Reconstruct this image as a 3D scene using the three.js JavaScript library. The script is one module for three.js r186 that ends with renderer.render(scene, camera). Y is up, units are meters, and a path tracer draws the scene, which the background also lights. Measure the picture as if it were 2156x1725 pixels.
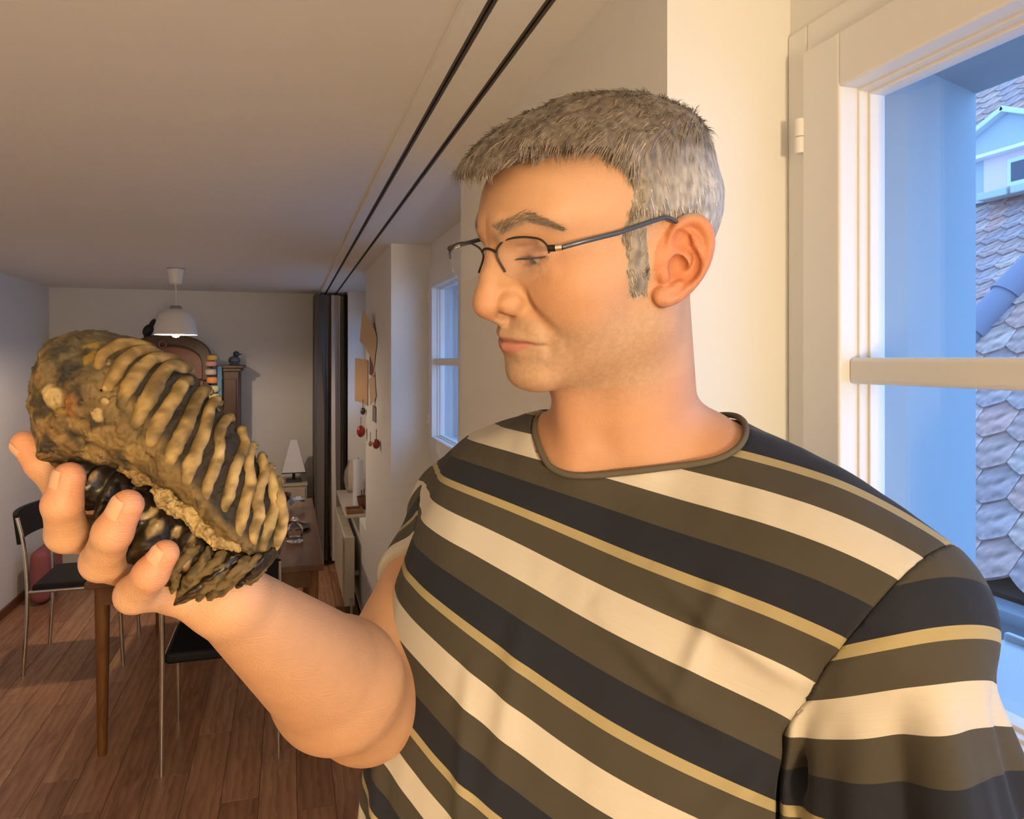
import * as THREE from 'three';
import { mergeGeometries } from 'three/addons/utils/BufferGeometryUtils.js';
import { RoundedBoxGeometry } from 'three/addons/geometries/RoundedBoxGeometry.js';

// ---------- camera, sky, lamps, exposure ----------
const YAW = -17.1 * Math.PI / 180, EYE = 1.66;
const scene = new THREE.Scene();
const camera = new THREE.PerspectiveCamera(58.83, 2156 / 1725, 0.02, 200);
camera.position.set(0, EYE, 0);
camera.rotation.set(0, YAW, 0);
camera.setViewOffset(2156, 1725, 0, 107.5, 2156, 1725);   // the lens is shifted: the horizon lies above the middle
camera.updateProjectionMatrix();

scene.background = new THREE.Color().setRGB(0.95, 1.85, 3.6);   // blue dusk sky
const renderer = new THREE.WebGLRenderer({ antialias: true });
renderer.toneMapping = THREE.LinearToneMapping;
renderer.toneMappingExposure = 1.0;
renderer.shadowMap.enabled = true;
const ROOM_LAMP = { at: [0.3, 1.5, 1.35], candela: 8.3, color: [1, 0.755, 0.45] };     // floor lamp behind the camera
const PENDANT = { at: [-0.652, 1.86, -4.806], candela: 1.7, color: [1, 0.76, 0.55] };  // over the dining table

// ---------- helpers ----------
function rng(seed) { let s = seed >>> 0; return () => { s = (s + 0x6d2b79f5) >>> 0; let t = s; t = Math.imul(t ^ (t >>> 15), t | 1); t ^= t + Math.imul(t ^ (t >>> 7), t | 61); return ((t ^ (t >>> 14)) >>> 0) / 4294967296; }; }
const rand = rng(20240611);
const taken = new Map();
function numbered(name) { const n = taken.get(name) ?? 0; taken.set(name, n + 1); return n ? name + '_' + String(n).padStart(3, '0') : name; }
function lights(o) { o.traverse((c) => { if (c.isMesh) { c.castShadow = true; c.receiveShadow = true; } }); return o; }
function mesh(name, geometries, material, parent) {
  const g = Array.isArray(geometries) ? (geometries.length > 1 ? mergeGeometries(geometries.map(plain)) : geometries[0]) : geometries;
  const m = new THREE.Mesh(g, material);
  m.name = numbered(name); m.castShadow = m.receiveShadow = true;
  if (parent) parent.add(m);
  return m;
}
function plain(g) { g = g.index ? g.toNonIndexed() : g; for (const k of Object.keys(g.attributes)) if (!['position', 'normal', 'uv'].includes(k)) g.deleteAttribute(k); return g; }
function thing(name, label, category, at = [0, 0, 0], turn = 0, group) {
  const o = new THREE.Group(); o.name = numbered(name); scene.add(o);
  o.position.set(...at); o.rotation.y = turn; o.userData = { label, category };
  if (group) o.userData.group = group;
  return o;
}
function struct(name, geometries, material) { const m = mesh(name, geometries, material, scene); m.userData.kind = 'structure'; return m; }
function box(x0, x1, y0, y1, z0, z1, r = 0) {
  const w = Math.abs(x1 - x0), h = Math.abs(y1 - y0), d = Math.abs(z1 - z0);
  const g = r ? new RoundedBoxGeometry(w, h, d, 2, Math.min(r, w / 2.1, h / 2.1, d / 2.1)) : new THREE.BoxGeometry(w, h, d);
  const p = g.attributes.position, n = g.attributes.normal, uv = new Float32Array(p.count * 2);
  g.translate((x0 + x1) / 2, (y0 + y1) / 2, (z0 + z1) / 2);
  for (let i = 0; i < p.count; i++) {                                  // uv in metres
    const ax = Math.abs(n.getX(i)), ay = Math.abs(n.getY(i)), az = Math.abs(n.getZ(i));
    if (ax >= ay && ax >= az) { uv[2 * i] = p.getZ(i); uv[2 * i + 1] = p.getY(i); } else if (ay >= az) { uv[2 * i] = p.getX(i); uv[2 * i + 1] = p.getZ(i); } else { uv[2 * i] = p.getX(i); uv[2 * i + 1] = p.getY(i); }
  }
  g.setAttribute('uv', new THREE.BufferAttribute(uv, 2));
  return g;
}
function lathe(profile, n = 40) { return new THREE.LatheGeometry(profile.map(([r, y]) => new THREE.Vector2(r, y)), n); }
function rod(a, b, ra, rb = ra, n = 14) {
  const A = new THREE.Vector3(...a), B = new THREE.Vector3(...b), L = A.distanceTo(B);
  const g = new THREE.CylinderGeometry(rb, ra, L, n);
  g.applyQuaternion(new THREE.Quaternion().setFromUnitVectors(new THREE.Vector3(0, 1, 0), B.clone().sub(A).normalize()));
  return g.translate((A.x + B.x) / 2, (A.y + B.y) / 2, (A.z + B.z) / 2);
}
function tube(points, r, n = 40, radial = 8, closed = false) { return new THREE.TubeGeometry(new THREE.CatmullRomCurve3(points.map((p) => new THREE.Vector3(...p)), closed), n, r, radial, closed); }
// value noise
function hash3(x, y, z) { let h = Math.imul(x, 374761393) + Math.imul(y, 668265263) + Math.imul(z, 2147483647 ^ 0x5bd1e995) | 0; h = Math.imul(h ^ (h >>> 13), 1274126177); h ^= h >>> 16; return (h >>> 0) / 4294967296; }
function noise(x, y, z) {
  const xi = Math.floor(x), yi = Math.floor(y), zi = Math.floor(z); let u = x - xi, v = y - yi, w = z - zi;
  u = u * u * (3 - 2 * u); v = v * v * (3 - 2 * v); w = w * w * (3 - 2 * w);
  const L = (a, b, t) => a + (b - a) * t;
  return L(L(L(hash3(xi, yi, zi), hash3(xi + 1, yi, zi), u), L(hash3(xi, yi + 1, zi), hash3(xi + 1, yi + 1, zi), u), v),
    L(L(hash3(xi, yi, zi + 1), hash3(xi + 1, yi, zi + 1), u), L(hash3(xi, yi + 1, zi + 1), hash3(xi + 1, yi + 1, zi + 1), u), v), w) * 2 - 1;
}
function fbm(x, y, z, o = 4) { let s = 0, a = 0.5; for (let i = 0; i < o; i++) { s += a * noise(x, y, z); x = x * 2.03 + 17; y = y * 2.03 + 5; z = z * 2.03 + 11; a *= 0.5; } return s; }
const clamp = (x, a = 0, b = 1) => x < a ? a : x > b ? b : x;
const smooth = (a, b, x) => { const t = clamp((x - a) / (b - a)); return t * t * (3 - 2 * t); };
const mix = (a, b, t) => a + (b - a) * t;
const mix3 = (a, b, t) => [mix(a[0], b[0], t), mix(a[1], b[1], t), mix(a[2], b[2], t)];
const srgb = (r, g, b) => [r, g, b].map((v) => { v /= 255; return v <= 0.04045 ? v / 12.92 : ((v + 0.055) / 1.055) ** 2.4; });
function lin(hex) { return srgb(hex >> 16, hex >> 8 & 255, hex & 255); }
function mat(c, rough = 0.7, more = {}) { const m = new THREE.MeshStandardMaterial({ roughness: rough, ...more }); if (typeof c === 'number') m.color.set(c); else m.color.setRGB(...c); return m; }
function texture(w, h, fn, { srgb: s = true, repeat } = {}) {
  const d = new Uint8Array(w * h * 4);
  for (let j = 0; j < h; j++) for (let i = 0; i < w; i++) { const c = fn(i, j), k = 4 * (j * w + i); d[k] = clamp(c[0], 0, 255); d[k + 1] = clamp(c[1], 0, 255); d[k + 2] = clamp(c[2], 0, 255); d[k + 3] = 255; }
  const t = new THREE.DataTexture(d, w, h, THREE.RGBAFormat);
  t.magFilter = THREE.LinearFilter; t.wrapS = t.wrapT = THREE.RepeatWrapping; if (s) t.colorSpace = THREE.SRGBColorSpace; if (repeat) t.repeat.set(...repeat);
  t.needsUpdate = true; return t;
}
const tile = (n, i, j, s) => { // noise that repeats over an n x n texture
  const a = 2 * Math.PI * i / n, b = 2 * Math.PI * j / n; return fbm(Math.cos(a) * s + 7, Math.sin(a) * s + Math.cos(b) * s * 0.83, Math.sin(b) * s + 3, 4);
};
// ---------- distance fields ----------
function smin(a, b, k) { const h = k - Math.abs(a - b); return h > 0 ? Math.min(a, b) - h * h / (4 * k) : Math.min(a, b); }
function smax(a, b, k) { return -smin(-a, -b, k); }
function ell(x, y, z, cx, cy, cz, rx, ry, rz) {
  x -= cx; y -= cy; z -= cz; const a = x / rx, b = y / ry, c = z / rz, k0 = Math.sqrt(a * a + b * b + c * c);
  const a2 = a / rx, b2 = b / ry, c2 = c / rz, k1 = Math.sqrt(a2 * a2 + b2 * b2 + c2 * c2); return k1 < 1e-9 ? -Math.min(rx, ry, rz) : k0 * (k0 - 1) / k1;
}
function cap(x, y, z, a, b, ra, rb) {
  const bx = b[0] - a[0], by = b[1] - a[1], bz = b[2] - a[2], px = x - a[0], py = y - a[1], pz = z - a[2];
  let t = (px * bx + py * by + pz * bz) / (bx * bx + by * by + bz * bz); t = t < 0 ? 0 : t > 1 ? 1 : t;
  const dx = px - t * bx, dy = py - t * by, dz = pz - t * bz; return Math.sqrt(dx * dx + dy * dy + dz * dz) - (ra + (rb - ra) * t);
}
function chain(x, y, z, pts, k) { let d = 1e9; for (let i = 0; i + 1 < pts.length; i++) { const e = cap(x, y, z, pts[i], pts[i + 1], pts[i][3], pts[i + 1][3]); d = k ? smin(d, e, k) : Math.min(d, e); } return d; }
// surface nets: meshes f = 0 inside lo..hi with cells of h; keep(x,y,z) can drop faces
function surface(f, lo, hi, h, { keep, step = 3, lip = 1.5 } = {}) {
  const N = [0, 1, 2].map((i) => Math.ceil((hi[i] - lo[i]) / h) + 1), [nx, ny, nz] = N, sx = 1, sy = nx, sz = nx * ny;
  const V = new Float32Array(nx * ny * nz), B = 6, active = [];
  const half = Math.sqrt(3) * (B / 2 + 1) * h * lip;
  for (let k = 0; k < nz; k += B) for (let j = 0; j < ny; j += B) for (let i = 0; i < nx; i += B) {
    const c = f(lo[0] + (i + B / 2) * h, lo[1] + (j + B / 2) * h, lo[2] + (k + B / 2) * h), ke = Math.min(k + B, nz), je = Math.min(j + B, ny), ie = Math.min(i + B, nx);
    const far = Math.abs(c) > half; if (!far) active.push([i, j, k]);
    for (let kk = k; kk < ke; kk++) for (let jj = j; jj < je; jj++) for (let ii = i; ii < ie; ii++) V[ii + jj * sy + kk * sz] = far ? c : f(lo[0] + ii * h, lo[1] + jj * h, lo[2] + kk * h);
  }
  const id = new Int32Array(nx * ny * nz).fill(-1), pos = [], E = [];
  for (let a = 0; a < 2; a++) for (let b = 0; b < 2; b++) E.push([[0, a, b], [1, a, b]], [[a, 0, b], [a, 1, b]], [[a, b, 0], [a, b, 1]]);
  const eo = E.map(([p, q]) => [p[0] + p[1] * sy + p[2] * sz, q[0] + q[1] * sy + q[2] * sz, p, q]);
  for (const [i0, j0, k0] of active) for (let k = k0; k < Math.min(k0 + B, nz - 1); k++) for (let j = j0; j < Math.min(j0 + B, ny - 1); j++) for (let i = i0; i < Math.min(i0 + B, nx - 1); i++) {
    const o = i + j * sy + k * sz; let X = 0, Y = 0, Z = 0, n = 0;
    for (const [p, q, P, Q] of eo) { const a = V[o + p], b = V[o + q]; if ((a < 0) !== (b < 0)) { const t = a / (a - b); X += P[0] + (Q[0] - P[0]) * t; Y += P[1] + (Q[1] - P[1]) * t; Z += P[2] + (Q[2] - P[2]) * t; n++; } }
    if (n) { id[o] = pos.length / 3; pos.push(lo[0] + (i + X / n) * h, lo[1] + (j + Y / n) * h, lo[2] + (k + Z / n) * h); }
  }
  const idx = [], D = [[sx, sy, sz], [sy, sz, sx], [sz, sx, sy]];
  for (const [i0, j0, k0] of active) for (let k = Math.max(k0, 1); k < Math.min(k0 + B, nz - 1); k++) for (let j = Math.max(j0, 1); j < Math.min(j0 + B, ny - 1); j++) for (let i = Math.max(i0, 1); i < Math.min(i0 + B, nx - 1); i++) {
    const o = i + j * sy + k * sz, s = V[o] < 0;
    for (const [e, u, v] of D) {
      if (s === (V[o + e] < 0)) continue;
      const a = id[o], b = id[o - u], c = id[o - u - v], d = id[o - v]; if (a < 0 || b < 0 || c < 0 || d < 0) continue;
      if (s) idx.push(a, b, c, a, c, d); else idx.push(a, c, b, a, d, c);
    }
  }
  const n = pos.length / 3, nor = new Float32Array(n * 3), e = h * 0.5;
  for (let i = 0; i < n; i++) {
    let x = pos[3 * i], y = pos[3 * i + 1], z = pos[3 * i + 2];
    for (let r = 0; r < 2; r++) {
      const a = f(x + e, y - e, z - e), b = f(x - e, y - e, z + e), c = f(x - e, y + e, z - e), d = f(x + e, y + e, z + e);
      const gx = (a - b - c + d) / (4 * e), gy = (-a - b + c + d) / (4 * e), gz = (-a + b - c + d) / (4 * e), g2 = gx * gx + gy * gy + gz * gz || 1, l = Math.sqrt(g2);
      nor[3 * i] = gx / l; nor[3 * i + 1] = gy / l; nor[3 * i + 2] = gz / l;
      if (!r) { const v = (a + b + c + d) / 4, m = clamp(v / g2, -h * 0.6, h * 0.6) * 0.9; x -= gx * m; y -= gy * m; z -= gz * m; }
    }
    pos[3 * i] = x; pos[3 * i + 1] = y; pos[3 * i + 2] = z;
  }
  let index = idx;
  if (keep) { index = []; for (let t = 0; t < idx.length; t += 3) { const a = idx[t] * 3, b = idx[t + 1] * 3, c = idx[t + 2] * 3; if (keep((pos[a] + pos[b] + pos[c]) / 3, (pos[a + 1] + pos[b + 1] + pos[c + 1]) / 3, (pos[a + 2] + pos[b + 2] + pos[c + 2]) / 3)) index.push(idx[t], idx[t + 1], idx[t + 2]); } }
  const g = new THREE.BufferGeometry();
  g.setAttribute('position', new THREE.BufferAttribute(new Float32Array(pos), 3)); g.setAttribute('normal', new THREE.BufferAttribute(nor, 3)); g.setIndex(index);
  return g;
}
function paint(g, fn) { // vertex colours (linear) from position and normal
  const p = g.attributes.position, n = g.attributes.normal, c = new Float32Array(p.count * 3);
  for (let i = 0; i < p.count; i++) c.set(fn(p.getX(i), p.getY(i), p.getZ(i), n.getX(i), n.getY(i), n.getZ(i)), 3 * i);
  g.setAttribute('color', new THREE.BufferAttribute(c, 3)); return g;
}
function uvs(g, fn) { const p = g.attributes.position, n = g.attributes.normal, c = new Float32Array(p.count * 2); for (let i = 0; i < p.count; i++) c.set(fn(p.getX(i), p.getY(i), p.getZ(i), n.getX(i), n.getY(i), n.getZ(i)), 2 * i); g.setAttribute('uv', new THREE.BufferAttribute(c, 2)); return g; }

// ---------- the room ----------
const FAR = -6.35, REAR = 2.6, LEFT = -1.75, WALL = 0.452, SOFFIT = 2.19, CEIL = 2.205, OUT = 0.93;
const plasterTex = texture(256, 256, (i, j) => { const v = 128 + 110 * tile(256, i, j, 6); return [v, v, v]; }, { srgb: false, repeat: [2.2, 2.2] });
const plaster = mat([0.78, 0.77, 0.74], 0.9, { bumpMap: plasterTex, bumpScale: 0.0005 });
const ceilingPaint = mat([0.84, 0.83, 0.8], 0.92, { bumpMap: plasterTex, bumpScale: 0.0004 });
const whitePaint = mat([0.8, 0.79, 0.77], 0.42);
const outerPlaster = mat([0.66, 0.67, 0.68], 0.9, { bumpMap: plasterTex, bumpScale: 0.001 });

function woodTexture(base, dark, seed, stretch = 9) {
  const b = [base >> 16, base >> 8 & 255, base & 255], d = [dark >> 16, dark >> 8 & 255, dark & 255];
  return texture(128, 256, (i, j) => {
    const u = i / 128, v = j / 256, a = 2 * Math.PI * v;
    const n = fbm(u * stretch + 1.4 * noise(u * 2, Math.cos(a) * 1.2, Math.sin(a) * 1.2 + seed), Math.cos(a) * 0.9 + seed, Math.sin(a) * 0.9, 4);
    const g = 0.5 + 0.5 * Math.sin(u * 26 + 5 * n + seed); const t = clamp(0.25 + 0.45 * g * g + 0.7 * n);
    return [0, 1, 2].map((k) => mix(b[k], d[k], t));
  });
}
const floor = struct('floor', box(LEFT - 0.15, OUT, -0.16, -0.018, FAR - 0.15, REAR + 0.15), mat([0.08, 0.05, 0.03], 0.9));
{
  const mats = [0, 1, 2, 3].map((k) => mat(0xffffff, 0.42, { map: woodTexture([0xb98c6a, 0xb08462, 0xc09472, 0xaa7e5e][k], [0x8f6549, 0x865d43, 0x976c50, 0x7f563d][k], k * 3.1) }));
  const pw = 0.137, lens = [0.92, 1.24, 1.08, 1.4], geos = lens.map((l) => { const g = box(-pw / 2 + 0.0007, pw / 2 - 0.0007, -0.018, 0, -l / 2 + 0.0008, l / 2 - 0.0008, 0.0012); const p = g.attributes.position; for (let i = 0; i < p.count; i++) g.attributes.uv.setXY(i, p.getX(i) / pw + 0.5, p.getZ(i) / 0.9); return g; });
  for (let r = 0; LEFT + (r + 0.5) * pw < WALL + 0.05; r++) {
    let z = FAR - rand() * 0.6, k = Math.floor(rand() * 4);
    while (z < REAR) {
      k = (k + 1 + Math.floor(rand() * 2)) % 4; const l = lens[k];
      const m = mesh('plank', geos[k], mats[Math.floor(rand() * 4)], floor); m.position.set(LEFT + (r + 0.5) * pw, 0, z + l / 2); z += l;
    }
  }
}
struct('ceiling', [box(LEFT - 0.15, 0.25, CEIL, 2.36, FAR - 0.15, REAR + 0.15)], ceilingPaint);
struct('trim_1', [box(0.25, 0.2815, SOFFIT, 2.36, FAR - 0.01, REAR), box(0.2965, 0.3635, SOFFIT, 2.36, FAR, REAR), box(0.3785, OUT, SOFFIT, 2.36, FAR, REAR), box(0.2815, 0.3785, 2.225, 2.3, FAR, REAR)], ceilingPaint).userData.label = 'lowered white ceiling strip above the windows with two curtain tracks let into it';
struct('wall_left', box(LEFT - 0.15, LEFT, -0.02, CEIL, FAR - 0.15, REAR + 0.15), plaster);
struct('wall_back', box(LEFT, OUT, -0.02, CEIL, FAR - 0.15, FAR), plaster);
struct('wall_front', box(LEFT, OUT, -0.02, CEIL, REAR, REAR + 0.15), plaster);
const NICHES = [[-0.81, 0.65, 0.66], [-3.364, -1.947, 0.66], [-5.9, -4.51, 0.6]];   // far end, near end, sill height
const IN = 0.634, BOT = 1.2, TOP = 2.085;
{
  const jambs = [], g = [], cuts = [-6.35, ...NICHES.flatMap((n) => n.slice(0, 2)).sort((a, b) => a - b), REAR];
  for (let i = 0; i < cuts.length; i += 2) g.push(box(WALL, OUT, 0, SOFFIT, cuts[i], cuts[i + 1], 0));
  for (const [a, b, s] of NICHES) {
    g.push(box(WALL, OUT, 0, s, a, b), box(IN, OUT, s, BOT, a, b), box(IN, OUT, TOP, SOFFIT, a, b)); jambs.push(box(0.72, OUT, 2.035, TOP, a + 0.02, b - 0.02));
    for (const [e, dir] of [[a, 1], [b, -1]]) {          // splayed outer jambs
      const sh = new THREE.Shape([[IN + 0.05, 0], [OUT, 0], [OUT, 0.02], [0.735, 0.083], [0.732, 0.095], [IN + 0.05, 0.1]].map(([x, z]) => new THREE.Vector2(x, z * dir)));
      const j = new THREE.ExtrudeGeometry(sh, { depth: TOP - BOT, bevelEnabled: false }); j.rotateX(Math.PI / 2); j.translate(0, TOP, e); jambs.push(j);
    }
  }
  const w = mesh('wall_right', g.map((q) => { q = plain(q); if (!q.attributes.uv) q.setAttribute('uv', new THREE.BufferAttribute(new Float32Array(q.attributes.position.count * 2), 2)); return q; }), plaster, scene); w.userData.kind = 'structure';
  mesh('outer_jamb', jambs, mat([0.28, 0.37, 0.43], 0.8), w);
}
struct('baseboard_left', box(LEFT, LEFT + 0.014, 0, 0.06, FAR, REAR, 0.004), mat(0x6e4428, 0.5));
struct('baseboard_back', box(LEFT + 0.014, WALL, 0, 0.06, FAR, FAR + 0.014, 0.004), mat(0x6e4428, 0.5));

// windows: two casements each, a bar at eye height, sill outside
const glass = new THREE.MeshPhysicalMaterial({ color: 0xffffff, roughness: 0.02, transmission: 1, thickness: 0, ior: 1.45 });
function makeWindow(n, zFar, L) {
  const o = new THREE.Group(); o.name = 'window_' + n; o.userData.kind = 'structure'; scene.add(o); o.position.set(IN, BOT, zFar);
  const H = TOP - BOT, fw = 0.037;
  mesh('window_frame', [box(-0.004, 0.06, 0, H, 0, fw, 0.003), box(-0.004, 0.06, 0, H, L - fw, L, 0.003), box(-0.004, 0.06, H - fw, H, fw, L - fw, 0.003), box(-0.004, 0.06, 0, fw, fw, L - fw, 0.003)], whitePaint, o);
  const half = (L - 2 * fw) / 2, y0 = fw, y1 = H - fw, st = 0.066;
  for (const s of [0, 1]) {
    const z0 = fw + s * half + 0.001, z1 = z0 + half - 0.002, bars = [];
    const ring = (i, x0, x1, w, r) => bars.push(box(x0, x1, y0 + i, y1 - i, z0 + i, z0 + i + w, r), box(x0, x1, y0 + i, y1 - i, z1 - i - w, z1 - i, r), box(x0, x1, y1 - i - w, y1 - i, z0 + i + w - 0.002, z1 - i - w + 0.002, r), box(x0, x1, y0 + i, y0 + i + w, z0 + i + w - 0.002, z1 - i - w + 0.002, r));
    ring(0.0015, -0.014, 0.046, st, 0.004); ring(st - 0.001, 0.012, 0.046, 0.006, 0.002); ring(st + 0.004, 0.024, 0.046, 0.005, 0.0015);
    const sash = mesh('sash', bars, whitePaint, o);
    mesh('glazing_bar', [box(0.0, 0.044, 0.43, 0.461, z0 + st, z1 - st, 0.006)], whitePaint, sash);
    mesh('pane', box(0.036, 0.04, y0 + st, 0.43, z0 + st, z1 - st), glass, sash); mesh('pane', box(0.036, 0.04, 0.461, y1 - st, z0 + st, z1 - st), glass, sash);
    for (const hy of [0.16, 0.72]) mesh('hinge', [rod([-0.014, hy, s ? L - fw : fw], [-0.014, hy + 0.02, s ? L - fw : fw], 0.0065), rod([-0.014, hy + 0.021, s ? L - fw : fw], [-0.014, hy + 0.043, s ? L - fw : fw], 0.0065)], whitePaint, o);
  }
  mesh('outer_sill', [box(0.06, 0.34, 0.03, 0.062, 0.03, L - 0.03, 0.003), box(0.335, 0.345, 0.03, 0.072, 0.03, L - 0.03, 0.003)], mat([0.42, 0.46, 0.48], 0.35, { metalness: 0.3 }), o);
}
NICHES.forEach(([a, b], i) => makeWindow(i + 1, a, b - a));

// ---------- lamps ----------
{
  const t = thing('floor_lamp', 'standing lamp with a white globe shade behind the person taking the picture', 'lamp', [ROOM_LAMP.at[0], 0, ROOM_LAMP.at[2]]);
  const dark = mat(0x2b2723, 0.4, { metalness: 0.6 });
  mesh('base', lathe([[0, 0], [0.14, 0], [0.142, 0.012], [0.13, 0.02], [0.02, 0.03], [0, 0.03]]), dark, t);
  mesh('pole', rod([0, 0.02, 0], [0, ROOM_LAMP.at[1] - 0.14, 0], 0.011), dark, t);
  mesh('globe_shade', new THREE.SphereGeometry(0.13, 40, 24).translate(0, ROOM_LAMP.at[1], 0), new THREE.MeshStandardMaterial({ color: 0xffffff, emissive: new THREE.Color(...ROOM_LAMP.color), emissiveIntensity: 6, roughness: 0.6 }), t);
  const l = new THREE.PointLight(new THREE.Color().setRGB(...ROOM_LAMP.color), ROOM_LAMP.candela); l.name = 'floor_lamp_light'; l.position.set(0, ROOM_LAMP.at[1], 0); l.castShadow = true; l.shadow.radius = 6; t.add(l);
}
{
  const [x, y, z] = PENDANT.at, t = thing('pendant_lamp', 'white dome pendant lamp hanging on a cord over the dining table', 'lamp', [x, CEIL, z]);
  const white = mat([0.72, 0.7, 0.68], 0.35);
  mesh('canopy', lathe([[0, 0], [0.052, 0], [0.05, -0.01], [0.036, -0.085], [0.03, -0.094], [0.006, -0.098], [0, -0.098]]), white, t);
  mesh('cord', rod([0, -0.095, 0], [0, -0.235, 0], 0.0028), white, t);
  const yb = 1.803 - CEIL;
  mesh('socket', lathe([[0, yb + 0.175], [0.03, yb + 0.175], [0.034, yb + 0.165], [0.034, yb + 0.14], [0, yb + 0.14]]), mat(0x8d8781, 0.4), t);
  mesh('shade', lathe([[0.03, yb + 0.158], [0.055, yb + 0.152], [0.09, yb + 0.125], [0.113, yb + 0.07], [0.121, yb + 0.012], [0.122, yb], [0.118, yb], [0.117, yb + 0.012], [0.109, yb + 0.07], [0.087, yb + 0.121], [0.055, yb + 0.147], [0.03, yb + 0.153]], 56), white, t);
  const glow = new THREE.MeshStandardMaterial({ color: 0xffffff, emissive: new THREE.Color(1, 0.86, 0.68), emissiveIntensity: 3.2 });
  mesh('bulb', lathe([[0, yb - 0.018], [0.016, yb - 0.014], [0.03, yb + 0.006], [0.034, yb + 0.03], [0.026, yb + 0.065], [0.016, yb + 0.1], [0.014, yb + 0.139], [0, yb + 0.139]]), glow, t);
  const l = new THREE.PointLight(new THREE.Color().setRGB(...PENDANT.color), PENDANT.candela); l.name = 'pendant_light'; l.position.set(0, yb + 0.02, 0); l.castShadow = true; t.add(l);
}

// how far along the knitted pattern a point of the cloth lies: one unit is one repeat of the stripes
function torsoStripe(x, y, z) {
  let [w, h, n] = trunk(x, y, z); w = clamp(w, -0.21, 0.27); h = clamp(h, 0.9, 1.62) - 1.4;
  const t = [1, w, h, w * w, w * h, h * h, w ** 3, w * w * h, w * h * h, h ** 3, n, n * w, n * h, w ** 4, w ** 3 * h, w * w * h * h], k = [0.3887, -3.659, -6.642, 9.361, 7.086, 0.7663, 1.886, -42.68, 14.48, -44.42, 3.611, 4.75, -7.241, -72.78, 17.16, 11.26];
  return t.reduce((s, v, i) => s + v * k[i], 0);
}
function sleeveStripeL(x, y, z) {
  const t = along(SL, axL, x, y, z), px = x - SL[0], py = y - SL[1], pz = z - SL[2], a = Math.atan2(px * viewL.x + py * viewL.y + pz * viewL.z, px * frontL.x + py * frontL.y + pz * frontL.z), k = [-0.5236, 9.583, 0.05576, 0.2427, -0.1994, -1.73, 0.3165];
  return [1, t, Math.sin(a), Math.cos(a), t * Math.sin(a), t * Math.cos(a), t * t].reduce((s, v, i) => s + v * k[i], 0);
}

// ---------- the person: modelled in a frame turned like the body's surroundings, metres, y from the floor ----------
const PERSON_AT = [0.09, 0, -0.66];
// head frame: origin between the ears, millimetres: a forward, b up, c towards the left ear
const HX = [-0.8682, -0.225, 0.4424], HY = [-0.1186, 0.9596, 0.2553], HZ = [0.4819, -0.1692, 0.8597], HO = [0.079, 0.083 + EYE, -0.615];
const toHead = (x, y, z) => { x -= HO[0]; y -= HO[1]; z -= HO[2]; return [1000 * (x * HX[0] + y * HX[1] + z * HX[2]), 1000 * (x * HY[0] + y * HY[1] + z * HY[2]), 1000 * (x * HZ[0] + y * HZ[1] + z * HZ[2])]; };
const fromHead = (a, b, c) => [HO[0] + (a * HX[0] + b * HY[0] + c * HZ[0]) / 1000, HO[1] + (a * HX[1] + b * HY[1] + c * HZ[1]) / 1000, HO[2] + (a * HX[2] + b * HY[2] + c * HZ[2]) / 1000];
const headDir = (a, b, c) => new THREE.Vector3(a * HX[0] + b * HY[0] + c * HZ[0], a * HX[1] + b * HY[1] + c * HZ[1], a * HX[2] + b * HY[2] + c * HZ[2]);
// ear outline in the head frame
function spline(pts, n) { const c = new THREE.CatmullRomCurve3(pts.map((p) => new THREE.Vector3(p[0], p[1], p[2]))), out = []; for (let i = 0; i <= n; i++) { const t = i / n, q = c.getPoint(t), f = t * (pts.length - 1), k = Math.min(Math.floor(f), pts.length - 2); out.push([q.x, q.y, q.z, mix(pts[k][3], pts[k + 1][3], f - k)]); } return out; }
const HELIX = spline([[2, 0, 73, 2.6], [-3, 10, 75, 3.0], [-8, 22, 77, 3.4], [-15, 30, 80, 3.7], [-23, 32, 84, 3.9], [-30, 27, 87, 4], [-33, 17, 89, 3.9], [-31, 5, 89, 3.7], [-26, -7, 87, 3.5], [-18, -17, 84, 3.6], [-8, -24, 80, 4.2], [1, -26, 76.5, 4.4], [6, -20, 73, 4]], 30);
const ANTIHELIX = spline([[-17, 24, 81, 2.4], [-23, 14, 86, 2.8], [-24, 3, 86.5, 2.8], [-18, -8, 84, 2.8], [-9, -13, 80, 3]], 14);
function earF(a, b, c) {
  if (a > 22 || a < -52 || b > 50 || b < -45 || c < 50) return 30;
  // plate: thin disc tilted outward to the back
  const la = -0.33, lb = 0.94, ma = -0.85, mb = -0.3;                   // long and cross directions in (a, b)
  const da = a + 14, db = b - 3, dc = c - 80.5, out = dc * 0.89 + da * 0.45, u = da * la + db * lb, v = (da - 0.45 * out) * 0.95 * -ma * -1 + db * -mb * -1;
  let d = ell(u, v, out, 0, 0, -3, 30, 17.5, 4.2);
  d = smin(d, chain(a, b, c, HELIX, 3), 3.5);
  d = smin(d, chain(a, b, c, ANTIHELIX, 2), 3);
  d = smax(d, -ell(a, b, c, -13, -1, 84.5, 12.5, 13, 8.5), 4);            // concha
  d = smax(d, -ell(a, b, c, -12, 17, 82.5, 8.5, 8, 4), 3);
  d = smin(d, ell(a, b, c, 1, -7, 74.5, 5, 7.5, 5.5), 3);                 // tragus
  d = smin(d, ell(a, b, c, -5, -18, 78, 5, 4, 4), 3);                     // antitragus
  d = smin(d, ell(a, b, c, 3, -23, 75.5, 8.5, 8, 4.5), 4);                // lobe
  d = smin(d, cap(a, b, c, [-6, 4, 66], [-14, 2, 76], 17, 10), 4);
  return smax(d, -ell(a, b, c, -9, -2, 80, 8, 9, 7), 3);
}
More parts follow.
